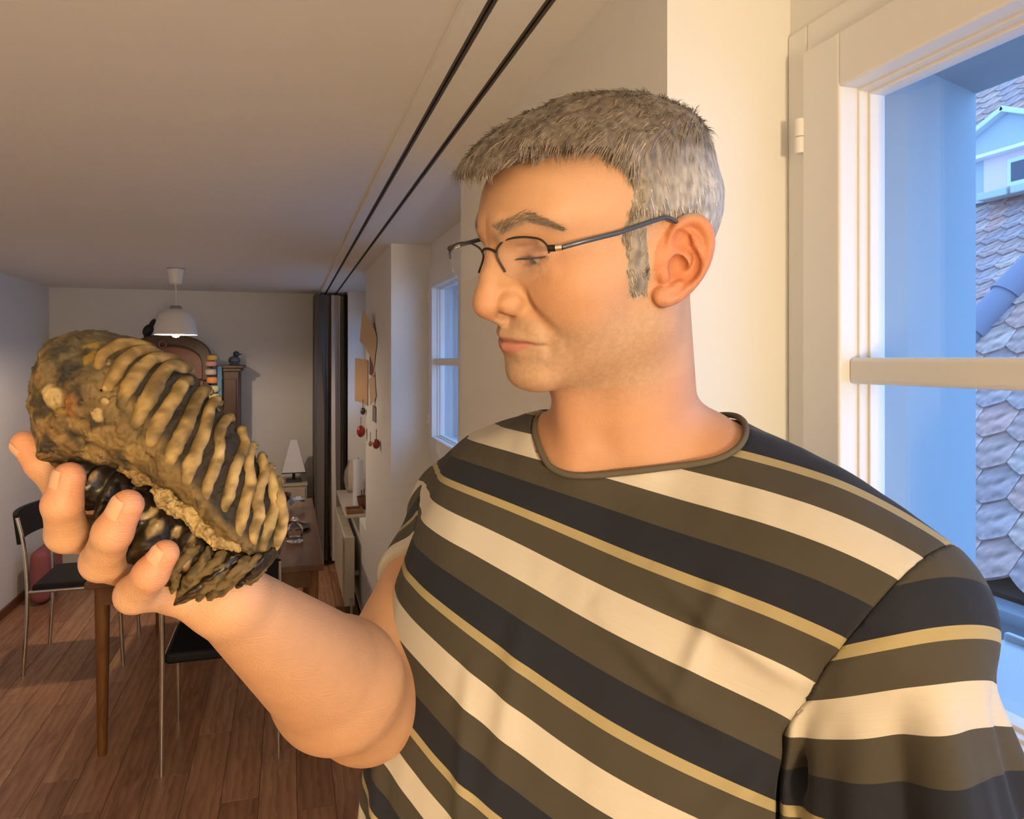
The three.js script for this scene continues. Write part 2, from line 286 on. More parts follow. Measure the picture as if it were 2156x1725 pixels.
function skullF(a, b, s) {
  let d = ell(a, b, s, -2, 42, 0, 93, 78, 74);
  d = smin(d, ell(a, b, s, 52, 52, 0, 50, 46, 60), 22);
  d = smin(d, ell(a, b, s, -36, 38, 0, 60, 62, 69), 20);
  d = smin(d, ell(a, b, s, 44, -14, 0, 50, 54, 54), 20);
  d = smin(d, ell(a, b, s, 54, -10, 34, 31, 30, 27), 24);                 // cheekbone
  d = smin(d, cap(a, b, s, [58, -2, 48], [5, 2, 63], 12, 8), 26);
  d = smin(d, cap(a, b, s, [-2, 0, 54], [2, -46, 50], 14, 16), 18);       // ramus
  d = smin(d, ell(a, b, s, 30, -36, 40, 38, 36, 22), 22);                 // chewing muscle
  d = smin(d, cap(a, b, s, [2, -48, 47], [78, -77, 13], 17, 15), 20);     // jaw
  d = smin(d, ell(a, b, s, 34, -56, 0, 54, 34, 44), 18);
  d = smin(d, ell(a, b, s, 84, -76, 0, 20, 17, 20), 12);                  // chin
  d = smin(d, ell(a, b, s, 76, -46, 0, 28.5, 27, 34), 14);                // muzzle
  return d;
}
function faceBase(a, b, c) {
  const s = Math.abs(c);
  let d = skullF(a, b, s);
  if (a > 30 && b < 80 && b > -105) {
    d = smin(d, ell(a, b, s, 92, 43, 0, 14, 15, 20), 10);                 // between the brows
    d = smin(d, cap(a, b, s, [95, 39, 14], [76, 46, 44], 10, 8), 16);     // brow
    d = smax(d, -ell(a, b, s, 107, 16, 36, 22, 12, 17), 12);              // socket
    d = smin(d, ell(a, b, s, 76.5, 17, 32, 14.5, 13, 15), 5);             // lids over the eyeball
    d = smax(d, -cap(a, b, s, [93, 26, 24], [84, 27, 46], 1.0, 1), 3.5);  // lid crease
    d = smin(d, cap(a, b, s, [89, 7, 24], [79, 8, 45], 4.6, 4.2), 7);     // lower lid
    d = smin(d, ell(a, b, s, 86, 6, 10, 20, 27, 10), 9);                  // side of the nose
    d = smin(d, chain(a, b, s, [[94, 32, 0, 10], [101, 20, 0, 8.5], [109, 5, 0, 8.5], [114.5, -10, 0, 10], [115.5, -15, 0, 11.5]], 4), 10);
    d = smin(d, ell(a, b, s, 99, -16, 13, 13.5, 9.5, 8), 5);              // wings
    d = smax(d, -cap(a, b, s, [97, -4, 21], [87, -20, 24], 1.8, 1.6), 6);
    d = smin(d, cap(a, b, s, [113, -23, 0], [105, -30, 0], 5, 5), 5);
    d = smax(d, -ell(a, b, s, 106, -26, 7, 6, 4.2, 3.4), 2);              // nostril
    d = smin(d, chain(a, b, s, [[104, -42, 0, 4.6], [99.5, -42.5, 12, 4], [88, -46.5, 25, 2.6]]), 5);
    d = smin(d, chain(a, b, s, [[102, -52.5, 0, 5.4], [97.5, -52.5, 12, 4.8], [87, -49, 24, 2.6]]), 5);
    d = smax(d, -ell(a, b, s, 87, -54, 36, 5, 8, 3), 6);                  // corner of the mouth
    d = smax(d, -cap(a, b, s, [92, -21, 25], [85, -40, 39], 1.4, 1.8), 10); // smile line
    d = smax(d, -ell(a, b, s, 113, -62, 0, 8, 5, 16), 6);
  }
  return d;
}
function faceA(b, c) { let a = 140; for (let i = 0; i < 60; i++) { const d = faceBase(a, b, c); if (d < 0.02) break; a -= d * 0.8; } return a; }   // how far forward the face is
const MOUTH = [[-47, 0], [-46.6, 8], [-47, 16], [-47.4, 23], [-48.5, 29], [-50.5, 32.5]].map(([b, c]) => [faceA(b, c) + 0.4, b, c, c > 28 ? 1.1 : 1.7]);
const LIDS = [[15.5, 20.5, 1.3], [15.6, 24, 2.6], [15.8, 29, 3.3], [16, 35, 3.3], [16.4, 41, 2.4], [17, 46, 1.2]].map(([b, c, r]) => [faceA(b, c) + 0.8, b, c, r]);
function faceF(a, b, c) {
  const s = Math.abs(c); let d = faceBase(a, b, c);
  if (a > 60 && b > -60 && b < 25) { d = smax(d, -chain(a, b, s, MOUTH), 1.6); d = smax(d, -chain(a, b, s, LIDS), 1.2); }
  return d;
}
// trunk, neck, shoulders: points in the person's frame
const SR = [-0.0511, 1.4816, -0.84], SL = [0.288, 1.4623, -0.555], NB = [0.1057, 1.5958, -0.655], NT = [HO[0] + 0.016, HO[1] - 0.035, HO[2] - 0.012];
const TC = [0.082, 0, -0.665], TW = [0.856, 0, 0.517], TN = [-0.517, 0, 0.856];
const trunk = (x, y, z) => { x -= TC[0]; z -= TC[2]; return [x * TW[0] + z * TW[2], y, x * TN[0] + z * TN[2]]; };
const mixP = (a, b, t) => [a[0] + (b[0] - a[0]) * t, a[1] + (b[1] - a[1]) * t, a[2] + (b[2] - a[2]) * t];
const NECK_R = [NB[0] - 0.05, NB[1] - 0.03, NB[2] - 0.02], NECK_L = [NB[0] + 0.055, NB[1] - 0.03, NB[2]];
const NOTCH = [0.0576, 1.5698, -0.6];
const PIT = [0.0669, 1.5908, -0.588];
function neckF(x, y, z) {
  let d = cap(x, y, z, NT, NB, 0.057, 0.061);
  d = smax(d, 0.012 - Math.hypot(x - PIT[0], y - PIT[1], z - PIT[2]), 0.016);
  d = smin(d, cap(x, y, z, fromHead(-8, -30, 44), [NOTCH[0] + 0.02, NOTCH[1] - 0.012, NOTCH[2] - 0.03], 0.014, 0.008), 0.022);
  d = smin(d, cap(x, y, z, fromHead(-8, -30, -44), [NOTCH[0] - 0.015, NOTCH[1] - 0.012, NOTCH[2] - 0.035], 0.014, 0.008), 0.022);
  d = smin(d, cap(x, y, z, fromHead(40, -92, 0), [NOTCH[0], NOTCH[1] - 0.01, NOTCH[2] - 0.02], 0.02, 0.012), 0.025);            // throat
  return d;
}
function trunkF(x, y, z, grow = 0) {
  const [w, , n] = trunk(x, y, z);
  let d = ell(w, y, n, -0.004, 1.27, -0.005, 0.182 + grow, 0.27, 0.118 + grow);
  d = smin(d, ell(w, y, n, -0.012, 1.0, 0.004, 0.182 + grow, 0.36, 0.128 + grow), 0.08);
  d = smin(d, ell(w, y, n, -0.115, 1.2, 0.022, 0.082 + grow, 0.36, 0.1 + grow), 0.1);
  const gs = grow;
  d = smin(d, cap(x, y, z, NECK_R, SR, 0.048, 0.052 + gs), 0.06);
  d = smin(d, cap(x, y, z, NECK_L, SL, 0.051, 0.055 + gs), 0.06);
  d = smin(d, cap(x, y, z, mixP(SR, SL, 0.2), mixP(SR, SL, 0.8), 0.07, 0.075), 0.09);
  return d;
}
const bust = (x, y, z) => smin(neckF(x, y, z), trunkF(x, y, z, -0.006), 0.02);
// arms
const EL_R = [-0.124, 1.3634, -0.62], WR_R = [-0.1532, 1.5301, -0.392];
const EL_L = [SL[0] + 0.0, SL[1] - 0.27, SL[2] + 0.07], WR_L = [SL[0] - 0.03, SL[1] - 0.5, SL[2] + 0.16];
function armRF(x, y, z) {
  let d = cap(x, y, z, SR, EL_R, 0.052, 0.043);
  const m = mixP(EL_R, WR_R, 0.3);
  let e = smin(cap(x, y, z, EL_R, m, 0.041, 0.047), cap(x, y, z, m, WR_R, 0.047, 0.02), 0.012);
  d = smin(d, e, 0.018);
  return d;
}
// right hand: each finger its own chain [x, y, z, radius]
const F4 = (p, r) => [...p, r];
const HAND = {
  palm: [WR_R, [-0.1967, 1.5435, -0.405], [-0.2259, 1.5598, -0.42], [-0.2525, 1.5733, -0.435]],
  little: [F4([-0.1744, 1.5394, -0.378], 0.0105), F4([-0.1829, 1.5457, -0.352], 0.0088), F4([-0.1699, 1.5587, -0.342], 0.0077), F4([-0.1634, 1.5681, -0.342], 0.0066)],
  ring: [F4([-0.197, 1.5466, -0.39], 0.0115), F4([-0.201, 1.5606, -0.356], 0.0095), F4([-0.1885, 1.5777, -0.343], 0.0086), F4([-0.1811, 1.5909, -0.342], 0.0075)],
  middle: [F4([-0.2231, 1.5607, -0.405], 0.0115), F4([-0.2264, 1.5712, -0.37], 0.0098), F4([-0.2216, 1.5882, -0.358], 0.0088), F4([-0.2183, 1.6013, -0.358], 0.0077)],
  index: [F4([-0.2467, 1.5739, -0.425], 0.0115), F4([-0.2496, 1.5885, -0.405], 0.0098), F4([-0.2565, 1.6025, -0.398], 0.0088), F4([-0.2669, 1.6132, -0.398], 0.0072)],
  thumb: [F4([-0.1849, 1.5377, -0.43], 0.016), F4([-0.2088, 1.5626, -0.445], 0.0125), F4([-0.2151, 1.5867, -0.44], 0.011), F4([-0.2135, 1.6021, -0.432], 0.009)],
};
const FINGERS = ['little', 'ring', 'middle', 'index'];
function handF(x, y, z) {
  const p = HAND.palm;
  let d = cap(x, y, z, WR_R, HAND.little[0], 0.017, 0.0125);
  d = smin(d, cap(x, y, z, WR_R, HAND.ring[0], 0.015, 0.0125), 0.007);
  d = smin(d, cap(x, y, z, WR_R, HAND.middle[0], 0.015, 0.0125), 0.007);
  d = smin(d, cap(x, y, z, WR_R, HAND.index[0], 0.015, 0.0125), 0.007);
  d = smin(d, chain(x, y, z, HAND.thumb, 0.004), 0.014);
  for (const f of FINGERS) {
    let e = chain(x, y, z, HAND[f], 0.003);
    for (const i of [1, 2]) { const q = HAND[f][i]; e = smin(e, Math.hypot(x - q[0], y - q[1], z - q[2]) - q[3] * 0.98, 0.002); }
    d = smin(d, e, 0.0045);
  }
  return d;
}
const armR = (x, y, z) => smin(armRF(x, y, z), handF(x, y, z), 0.008);
function headAndNeck(x, y, z) {
  const [a, b, c] = toHead(x, y, z);
  let d = faceF(a, b, c) / 1000;
  d = smin(d, bust(x, y, z), 0.022);
  d = smin(d, Math.min(earF(a, b, c), 30) / 1000, 0.003);
  return d;
}

// ---------- the t-shirt's shape ----------
const planeOf = (A, B, C, side) => { const a = new THREE.Vector3(...A), n = new THREE.Vector3(...B).sub(a).cross(new THREE.Vector3(...C).sub(a)).normalize(); if (n.dot(new THREE.Vector3(...side).sub(a)) < 0) n.negate(); const k = n.dot(a); return (x, y, z) => n.x * x + n.y * y + n.z * z - k; };
const COLLAR = [0.113, -0.65];
const collarCut = (x, y, z) => { const dx = x - COLLAR[0] + (y - 1.58) * 0.16, dz = z - COLLAR[1] - (y - 1.58) * 0.22, w = dx * TW[0] + dz * TW[2], n = dx * TN[0] + dz * TN[2]; const r = Math.hypot(w, n * 1.05); return Math.max(smin(1.6 * (y - 1.566 - 0.15 * w), 0.093 - r, 0.02), y - 1.622); };   // positive inside the neck opening
const seamL = planeOf([0.3295, 1.5157, -0.545], [0.2362, 1.4913, -0.487], [0.2016, 1.4361, -0.5], [SL[0] + 0.3, SL[1] - 0.4, SL[2]]);  // positive down the sleeve
const seamRn = new THREE.Vector3(-0.85, -0.35, 0.25).normalize(), seamRk = seamRn.dot(new THREE.Vector3(SR[0] - 0.035, SR[1], SR[2] + 0.02));
const seamR = (x, y, z) => seamRn.x * x + seamRn.y * y + seamRn.z * z - seamRk;
const unit = (a, b) => new THREE.Vector3(...b).sub(new THREE.Vector3(...a)).normalize();
const axL = unit(SL, EL_L), axR = unit(SR, EL_R);
const along = (p, ax, x, y, z) => (x - p[0]) * ax.x + (y - p[1]) * ax.y + (z - p[2]) * ax.z;
const HEM_L = 0.245, HEM_R = 0.125;
const viewL = new THREE.Vector3(0, 0, 1).cross(axL).normalize(), frontL = axL.clone().cross(viewL);
function sleeveL(x, y, z) {
  const t = along(SL, axL, x, y, z), px = x - SL[0], py = y - SL[1], pz = z - SL[2];
  const an = Math.atan2(px * viewL.x + py * viewL.y + pz * viewL.z, px * frontL.x + py * frontL.y + pz * frontL.z);
  const fold = smooth(-0.02, 0.12, t) * (0.0075 * Math.sin(an * 5 + 1.2 + t * 5) + 0.004 * Math.sin(an * 9 + t * 11 + 2) + 0.004 * noise(an * 4, t * 8, 3));
  const d = cap(x, y, z, SL, EL_L, 0.053, 0.087) - fold; return smax(d, t - HEM_L - 0.004 * Math.sin(an * 5), 0.006);
}
function sleeveR(x, y, z) { const t = along(SR, axR, x, y, z); return smax(cap(x, y, z, SR, EL_R, 0.055, 0.056), t - HEM_R, 0.006); }
function torsoF(x, y, z) {
  let d = smax(shirtF(x, y, z), collarCut(x, y, z), 0.003);
  d = Math.max(d, Math.min(seamL(x, y, z), 0.02 - cap(x, y, z, SL, EL_L, 0.06, 0.09)));
  return d;
}
function shirtF(x, y, z) {
  let d = trunkF(x, y, z, 0.015);
  d = smin(d, bust(x, y, z) - 0.0035, 0.006);
  const [w, , n] = trunk(x, y, z);
  if (d < 0.03) {
    d -= 0.005 * fbm(w * 9 + 3, y * 4, n * 9, 3) + 0.0024 * fbm(w * 30, y * 8 + 5, n * 30, 2);
    const f = (w0, y0, w1, y1, r, amp) => { const vx = w1 - w0, vy = y1 - y0; let t = ((w - w0) * vx + (y - y0) * vy) / (vx * vx + vy * vy); if (t < 0 || t > 1 || n < -0.02) return; const e = Math.abs((w - w0) * vy - (y - y0) * vx) / Math.hypot(vx, vy); d -= 1.45 * amp * Math.exp(-e * e / (r * r)) * Math.sin(Math.PI * t) ** 0.7; };
    f(0.03, 1.47, 0.16, 1.37, 0.009, 0.004); f(0.07, 1.5, 0.2, 1.42, 0.008, 0.0035); f(-0.02, 1.47, -0.03, 1.3, 0.01, 0.003); f(0.1, 1.3, 0.2, 1.4, 0.012, 0.005); f(0.06, 1.22, 0.19, 1.34, 0.012, 0.005); f(-0.13, 1.2, -0.16, 1.42, 0.01, 0.004); f(-0.1, 1.0, -0.15, 1.3, 0.012, 0.005); f(-0.07, 1.0, -0.1, 1.26, 0.009, 0.004); f(-0.165, 1.05, -0.172, 1.3, 0.008, 0.005); f(0.1, 1.05, 0.15, 1.3, 0.012, 0.006); f(0.13, 1.1, 0.17, 1.36, 0.009, -0.006); f(0.02, 1.0, 0.05, 1.2, 0.01, 0.005); f(0.17, 1.33, 0.2, 1.46, 0.01, -0.005); f(0.1, 1.4, 0.13, 1.5, 0.008, 0.004); f(-0.05, 1.25, -0.06, 1.42, 0.007, 0.003);
  }
  return d;
}

const person = thing('person', 'person in a striped t-shirt and glasses, holding a fossil tooth up to look at it', 'person', PERSON_AT, 0);
person.position.set(PERSON_AT[0] * Math.cos(YAW) + PERSON_AT[2] * Math.sin(YAW), 0, -PERSON_AT[0] * Math.sin(YAW) + PERSON_AT[2] * Math.cos(YAW)); person.rotation.y = YAW;
const seat = (g) => g.translate(-PERSON_AT[0], -PERSON_AT[1], -PERSON_AT[2]);
// left arm hangs at the side; its hand is relaxed
const HAND_L = [[-0.026, 0.002, 0.008], [-0.009, 0, 0.011], [0.009, 0, 0.011], [0.025, 0.004, 0.008]].map(([u, , w], i) => { const s = (t, c) => [WR_L[0] + 0.25 * t + u * 0.3 - 0.1 * c, WR_L[1] - t, WR_L[2] + u * 1.05 + 0.25 * t]; const r = [0.0085, 0.0092, 0.0096, 0.0092][i]; return [[...s(0.085, 0), r + 0.0015], [...s(0.118, 0.05), r], [...s(0.142, 0.14), r - 0.001], [...s(0.158 + 0.006 * (i % 3), 0.22), r - 0.002]]; });
function armL(x, y, z) {
  let d = smin(cap(x, y, z, SL, EL_L, 0.05, 0.042), smin(cap(x, y, z, EL_L, mixP(EL_L, WR_L, 0.3), 0.04, 0.044), cap(x, y, z, mixP(EL_L, WR_L, 0.3), WR_L, 0.044, 0.025), 0.012), 0.015);
  for (const f of HAND_L) { d = smin(d, cap(x, y, z, WR_L, f[0], 0.016, 0.012), 0.008); d = smin(d, chain(x, y, z, f, 0.003), 0.004); }
  return smin(d, chain(x, y, z, [[WR_L[0], WR_L[1] - 0.02, WR_L[2] + 0.01, 0.014], [WR_L[0] - 0.01, WR_L[1] - 0.06, WR_L[2] + 0.05, 0.011], [WR_L[0] - 0.012, WR_L[1] - 0.1, WR_L[2] + 0.06, 0.009]], 0.003), 0.01);
}
// where hair grows (head frame): thickness in millimetres, negative outside
const FRONT = [[-30, 12], [-25, 27], [-18, 32], [0, 34], [20, 34], [34, 32], [44, 25], [58, 20], [72, 23], [82, 30], [90, 44], [94, 70], [97, 100]];
function hairDepth(a, b, c) {
  const s = Math.abs(c);
  let edge = 100; for (let i = 0; i + 1 < FRONT.length; i++) if (b <= FRONT[i + 1][0]) { edge = mix(FRONT[i][1], FRONT[i + 1][1], clamp((b - FRONT[i][0]) / (FRONT[i + 1][0] - FRONT[i][0]))); break; }
  edge += 2.6 * noise(b * 0.35, c * 0.2, 5) + 1.5 * noise(b * 1.1, c * 0.4, 9);
  let into = Math.min(edge - a, b + 25);                                    // distance behind the hairline, above the sideburn's end
  if (b > 84) into = Math.max(into, Math.min(b - 89 - 2 * noise(c * 0.3, 1, 2), 30));
  const low = a > 13 ? -60 : a > -34 ? 31 : Math.max(31 + (a + 34) * 1.9, -58);  // above the ear, then down to the nape
  into = Math.min(into, (b - low) * 0.8);
  const full = 2.2 + 3.4 * smooth(0, 60, b) + 11 * smooth(60, 112, b) + 1.5 * smooth(-20, -80, a);
  return into < 0 ? -4 : full * smooth(0, 9, into) - 0.6;
}
const lock = (a, b, c) => fbm(a * 0.035 + 0.3 * noise(b * 0.05, c * 0.06, 1), b * 0.05, c * 0.11, 3);
function hairF(a, b, c) {
  const top = smooth(70, 110, b); let d = skullF(a, b, Math.abs(c)) - hairDepth(a, b, c);
  if (b > 60) { d = smin(d, ell(a + (b - 100) * 0.25, b + (a - 85) * 0.42, c, 86, 98, -8, 27, 10, 44), 12); }
  d -= top * (4.2 * lock(a, b, c) + 1.2 * noise(a * 0.16, b * 0.1, c * 0.22)) + 0.5 * noise(a * 0.3, b * 0.12, c * 0.3);
  return d;
}
const GREY = [0.33, 0.285, 0.24], SILVER = [0.6, 0.56, 0.51], BROWN = [0.15, 0.112, 0.08];
function hairTone(a, b, c, r) {
  const side = 1 - smooth(48, 98, b), back = smooth(-20, -70, a);
  const base = mix3(mix3(BROWN, GREY, clamp(0.28 + 0.5 * back + 0.5 * lock(a + 40, b, c))), mix3(GREY, SILVER, smooth(30, -50, a)), side);
  const k = 0.5 + 0.85 * r; return base.map((v) => v * k);
}
function strandsOf(list) { // each strand: root, direction, bend, length, half-width, colour -> one ribbon of two joints
  const n = list.length, pos = new Float32Array(n * 15), col = new Float32Array(n * 15), nor = new Float32Array(n * 15), idx = new Uint32Array(n * 9);
  list.forEach(({ p, d, bend, l, w, c, up }, i) => {
    const side = new THREE.Vector3().crossVectors(d, up).normalize().multiplyScalar(w), m = p.clone().addScaledVector(d, l * 0.5).addScaledVector(bend, l * 0.12), e = p.clone().addScaledVector(d, l * 0.95).addScaledVector(bend, l * 0.45);
    [p.clone().add(side), p.clone().sub(side), m.clone().addScaledVector(side, 0.8), m.clone().addScaledVector(side, -0.8), e].forEach((v, k) => { v.toArray(pos, 15 * i + 3 * k); up.toArray(nor, 15 * i + 3 * k); col.set(c, 15 * i + 3 * k); });
    const o = 5 * i; idx.set([o, o + 2, o + 1, o + 1, o + 2, o + 3, o + 2, o + 4, o + 3], 9 * i);
  });
  const g = new THREE.BufferGeometry(); g.setAttribute('position', new THREE.BufferAttribute(pos, 3)); g.setAttribute('normal', new THREE.BufferAttribute(nor, 3)); g.setAttribute('color', new THREE.BufferAttribute(col, 3)); g.setIndex(new THREE.BufferAttribute(idx, 1)); return g;
}
const colored = (rough, more = {}) => new THREE.MeshStandardMaterial({ vertexColors: true, roughness: rough, ...more });
{
  const SKIN = [0.53, 0.295, 0.165], RED = [0.54, 0.215, 0.115], STUBBLE = [0.4, 0.275, 0.185], LIP = [0.5, 0.2, 0.155], NAIL = [0.57, 0.325, 0.2];
  const headTone = (x, y, z) => {
    const [a, b, c] = toHead(x, y, z), s = Math.abs(c);
    let k = SKIN.map((v) => v * (1 + 0.07 * fbm(x * 60, y * 60, z * 60, 3)));
    const bl = (q, t) => { k = mix3(k, q, clamp(t)); };
    if (b > -130 && b < 150) {
      bl(RED, 0.4 * Math.exp(-((a - 117) ** 2 + (b + 15) ** 2) / 300)); bl(RED, 0.3 * Math.exp(-((a - 74) ** 2 + (b + 2) ** 2) / 700) * smooth(20, 40, s));
      if (c > 62 && a < 14 && earF(a, b, c) < 1.5) bl([0.56, 0.19, 0.085], 0.75 + 0.2 * noise(a * 0.1, b * 0.1, 1));
      bl([0.4, 0.2, 0.13], 0.4 * Math.exp(-((b - 18) ** 2) / 60 - ((s - 32) ** 2) / 260) * smooth(60, 74, a));
      const jaw = smooth(-22, -48, b - (a < 60 ? (60 - a) * 0.22 : 0)) * smooth(-4, 22, a + (s > 30 ? 10 : 0)) * smooth(-118, -100, b);
      const lipT = smooth(-27, -33, b) * smooth(78, 90, a);
      bl(STUBBLE.map((v) => v * (1 + 0.22 * noise(x * 500, y * 500, z * 500))), 0.62 * Math.max(jaw, lipT) * (0.85 + 0.2 * noise(a * 0.08, b * 0.08, c * 0.08)));
      const lx = clamp(s / 27), up = -42.5 - 3.5 * lx, lo = -57 + 8.5 * lx * lx;
      if (a > 78 && s < 28) bl(LIP, smooth(lo - 1.2, lo + 1, b) * smooth(up + 1, up - 1, b) * smooth(28, 25, s));
      if (a > 78 && s < 33) bl([0.16, 0.06, 0.045], 0.8 * Math.exp(-((b - (s > 24 ? -47.4 - (s - 24) * 0.35 : -47)) ** 2) / 1.2) * smooth(34, 28, s));
      if (a > 64 && s > 18 && s < 48) bl([0.1, 0.06, 0.05], 0.8 * Math.exp(-((b - (18.6 + Math.max(0, s - 34) * 0.02)) ** 2) / 1.6) * smooth(18, 22, s) * smooth(48, 44, s));
      if (a > 95 && s < 12) bl([0.2, 0.08, 0.05], 0.8 * Math.exp(-((a - 106) ** 2) / 30 - (b + 27) ** 2 / 8 - (s - 7) ** 2 / 9));
      const h = hairDepth(a, b, c); if (h > -1) bl(mix3(GREY, SKIN, 0.25), 0.8 * smooth(-1, 1, h));
      bl([0.2, 0.15, 0.12], 0.55 * Math.exp(-((b - (36 + Math.max(0, s - 14) * 0.45 - Math.max(0, s - 42) * 1.15)) ** 2) / 22) * smooth(8, 14, s) * smooth(60, 52, s) * (a > 50 ? 1 : 0));
    }
    if (b < -95) bl(RED, 0.25);
    return k;
  };
  const skin = new THREE.MeshPhysicalMaterial({ vertexColors: true, roughness: 0.52, bumpMap: texture(256, 256, (i, j) => { const v = 128 + 150 * tile(256, i, j, 16); return [v, v, v]; }, { srgb: false, repeat: [28, 28] }), bumpScale: 0.00035, sheen: 0.15, sheenRoughness: 0.5, sheenColor: new THREE.Color(0.6, 0.3, 0.2) });
  const flat = (x, y, z) => [x + 0.7 * z, y - 0.25 * z];
  const g1 = surface(headAndNeck, [-0.09, 1.45, -0.80], [0.32, 1.91, -0.46], 0.00165);
  paint(g1, headTone); uvs(g1, flat);
  const g2 = surface(armR, [-0.3, 1.3, -0.9], [0.02, 1.64, -0.3], 0.0019);
  const tips = FINGERS.map((f) => { const q = HAND[f], t = q[3], d = q[2]; return { t, u: unit(d, t) }; });
  paint(g2, (x, y, z, nx, ny, nz) => {
    let k = SKIN.map((v) => v * (1 + 0.08 * fbm(x * 70, y * 70, z * 70, 3)));
    for (const { t, u } of tips) { const e = Math.hypot(x - t[0], y - t[1], z - t[2]); k = mix3(k, RED, 0.65 * smooth(0.026, 0.008, e)); }
    return k;
  }); uvs(g2, flat);
  const g3 = surface(armL, [0.15, 0.72, -0.7], [0.42, 1.5, -0.25], 0.003); paint(g3, () => SKIN); uvs(g3, flat);
  mesh('body', mergeGeometries([g1, g2, g3].map(seat)), skin, person);
  // nails: small curved shields on the fingertips
  const nailMat = new THREE.MeshPhysicalMaterial({ color: new THREE.Color().setRGB(...NAIL), roughness: 0.3, clearcoat: 0.3 });
  for (const f of FINGERS) {
    const q = HAND[f], t = new THREE.Vector3(...q[3].slice(0, 3)), d = new THREE.Vector3(...q[2].slice(0, 3)), u = t.clone().sub(d).normalize(), r = q[3][3];
    const palm = new THREE.Vector3(0.62, 0.35, -0.7), out = palm.addScaledVector(u, -palm.dot(u)).normalize().negate(), s = new THREE.Vector3().crossVectors(u, out);
    const pos = [], idx = [], nu = 9, nv = 9;
    for (let i = 0; i <= nu; i++) for (let j = 0; j <= nv; j++) {
      const v = j / nv * 2 - 1, w = i / nu, ang = v * 0.66 * Math.sqrt(Math.max(0.12, 1 - ((w - 0.42) / 0.75) ** 4)), L = (w - 0.72) * r * 1.7, rr = (L > 0 ? Math.sqrt(Math.max(0.3, 1 - (L / r) ** 2)) : 1) * r + 0.00035;
      const p = t.clone().addScaledVector(u, L).addScaledVector(out, Math.cos(ang) * rr).addScaledVector(s, Math.sin(ang) * rr);
      pos.push(...p.toArray()); if (i < nu && j < nv) { const o = i * (nv + 1) + j; idx.push(o, o + nv + 1, o + 1, o + 1, o + nv + 1, o + nv + 2); }
    }
    const g = new THREE.BufferGeometry(); g.setAttribute('position', new THREE.BufferAttribute(new Float32Array(pos), 3)); g.setIndex(idx); g.computeVertexNormals();
    mesh('fingernail', seat(g), nailMat, person);
  }
  // eyes
  const eyeMat = new THREE.MeshPhysicalMaterial({ vertexColors: true, roughness: 0.25, clearcoat: 1, clearcoatRoughness: 0.05 });
  for (const sgn of [1, -1]) {
    const g = new THREE.SphereGeometry(0.0131, 40, 28), look = headDir(0.9, -0.33, sgn > 0 ? -0.22 : 0.22).normalize();
    paint(g, (x, y, z) => { const t = (x * look.x + y * look.y + z * look.z) / 0.0131; return t > 0.96 ? [0.004, 0.004, 0.004] : t > 0.8 ? [0.022, 0.013, 0.008] : [0.36, 0.29, 0.25]; });  // white of the eye painted darker, as shadowed by the lids
    mesh('eye', seat(g.translate(...fromHead(76.6, 16.6, 32 * sgn))), eyeMat, person);
  }
  // hair: a cap with locks, and strands that stand out of it
  const cap3 = surface((x, y, z) => { const [a, b, c] = toHead(x, y, z); return hairF(a, b, c) / 1000; }, [-0.1, 1.58, -0.80], [0.24, 1.94, -0.44], 0.0021, { keep: (x, y, z) => { const [a, b, c] = toHead(x, y, z); return hairDepth(a, b, c) > -2.5 || (b > 82 && a > 50 && hairF(a, b, c) < 3 && skullF(a, b, Math.abs(c)) > 0.4); } });
  paint(cap3, (x, y, z) => { const [a, b, c] = toHead(x, y, z); return hairTone(a, b, c, 0.5 + 0.6 * noise(a * 0.5, b * 0.16, c * 0.5)).map((v) => v * 0.72); });
  const R = rng(77), list = [], P3 = cap3.attributes.position, N3 = cap3.attributes.normal, I3 = cap3.index.array, V = (i) => new THREE.Vector3(P3.getX(i), P3.getY(i), P3.getZ(i));
  for (let n = 0; n < 30000; n++) {
    let t = 3 * Math.floor(R() * I3.length / 3); if (n > 24000) for (let k = 0; k < 40; k++) { const [a, b, c] = toHead(P3.getX(I3[t]), P3.getY(I3[t]), P3.getZ(I3[t])); if (a > 8 && a < 42 && b < 88 && c > 0) break; t = 3 * Math.floor(R() * I3.length / 3); }
    const A = V(I3[t]), B = V(I3[t + 1]), C = V(I3[t + 2]); let u = R(), v = R(); if (u + v > 1) { u = 1 - u; v = 1 - v; }
    const p = A.clone().addScaledVector(B.sub(A), u).addScaledVector(C.sub(A), v), up = new THREE.Vector3(N3.getX(I3[t]), N3.getY(I3[t]), N3.getZ(I3[t]));
    const [a, b, c] = toHead(p.x, p.y, p.z), s = Math.abs(c), top = smooth(70, 108, b), q = lock(a * 1.3 + 90, b, c);
    if (skullF(a, b, s) < -1.5) continue;
    const flow = headDir(mix(-0.12, 0.95, top) - 0.6 * top * smooth(-10, -60, a), mix(-1, -0.12, top), mix(0, 0.3 + 1.6 * q, top) + 0.5 * (R() - 0.5) + 0.9 * (1 - top) * q);
    flow.addScaledVector(up, -flow.dot(up)).normalize().addScaledVector(up, mix(0.24, 0.36, top) + 0.16 * (R() - 0.5)).normalize();
    const r = R(), l = mix(0.008 + 0.004 * smooth(0, 70, b), 0.017, top) * (0.6 + 0.6 * R());
    list.push({ p: p.addScaledVector(up, -0.001), d: flow, bend: up.clone().multiplyScalar(-0.7).add(headDir(0, -0.25, 0.8 * (R() - 0.5))), l, w: 0.00018 + 0.00012 * R(), c: hairTone(a, b, c, r * r * 1.7 + (R() < 0.06 ? 1.0 : 0)), up });
  }
  const hairMat = colored(0.55);
  mesh('hair', [mergeGeometries([cap3, strandsOf(list)].map((g) => { g.deleteAttribute('uv'); return seat(g); }))], hairMat, person);
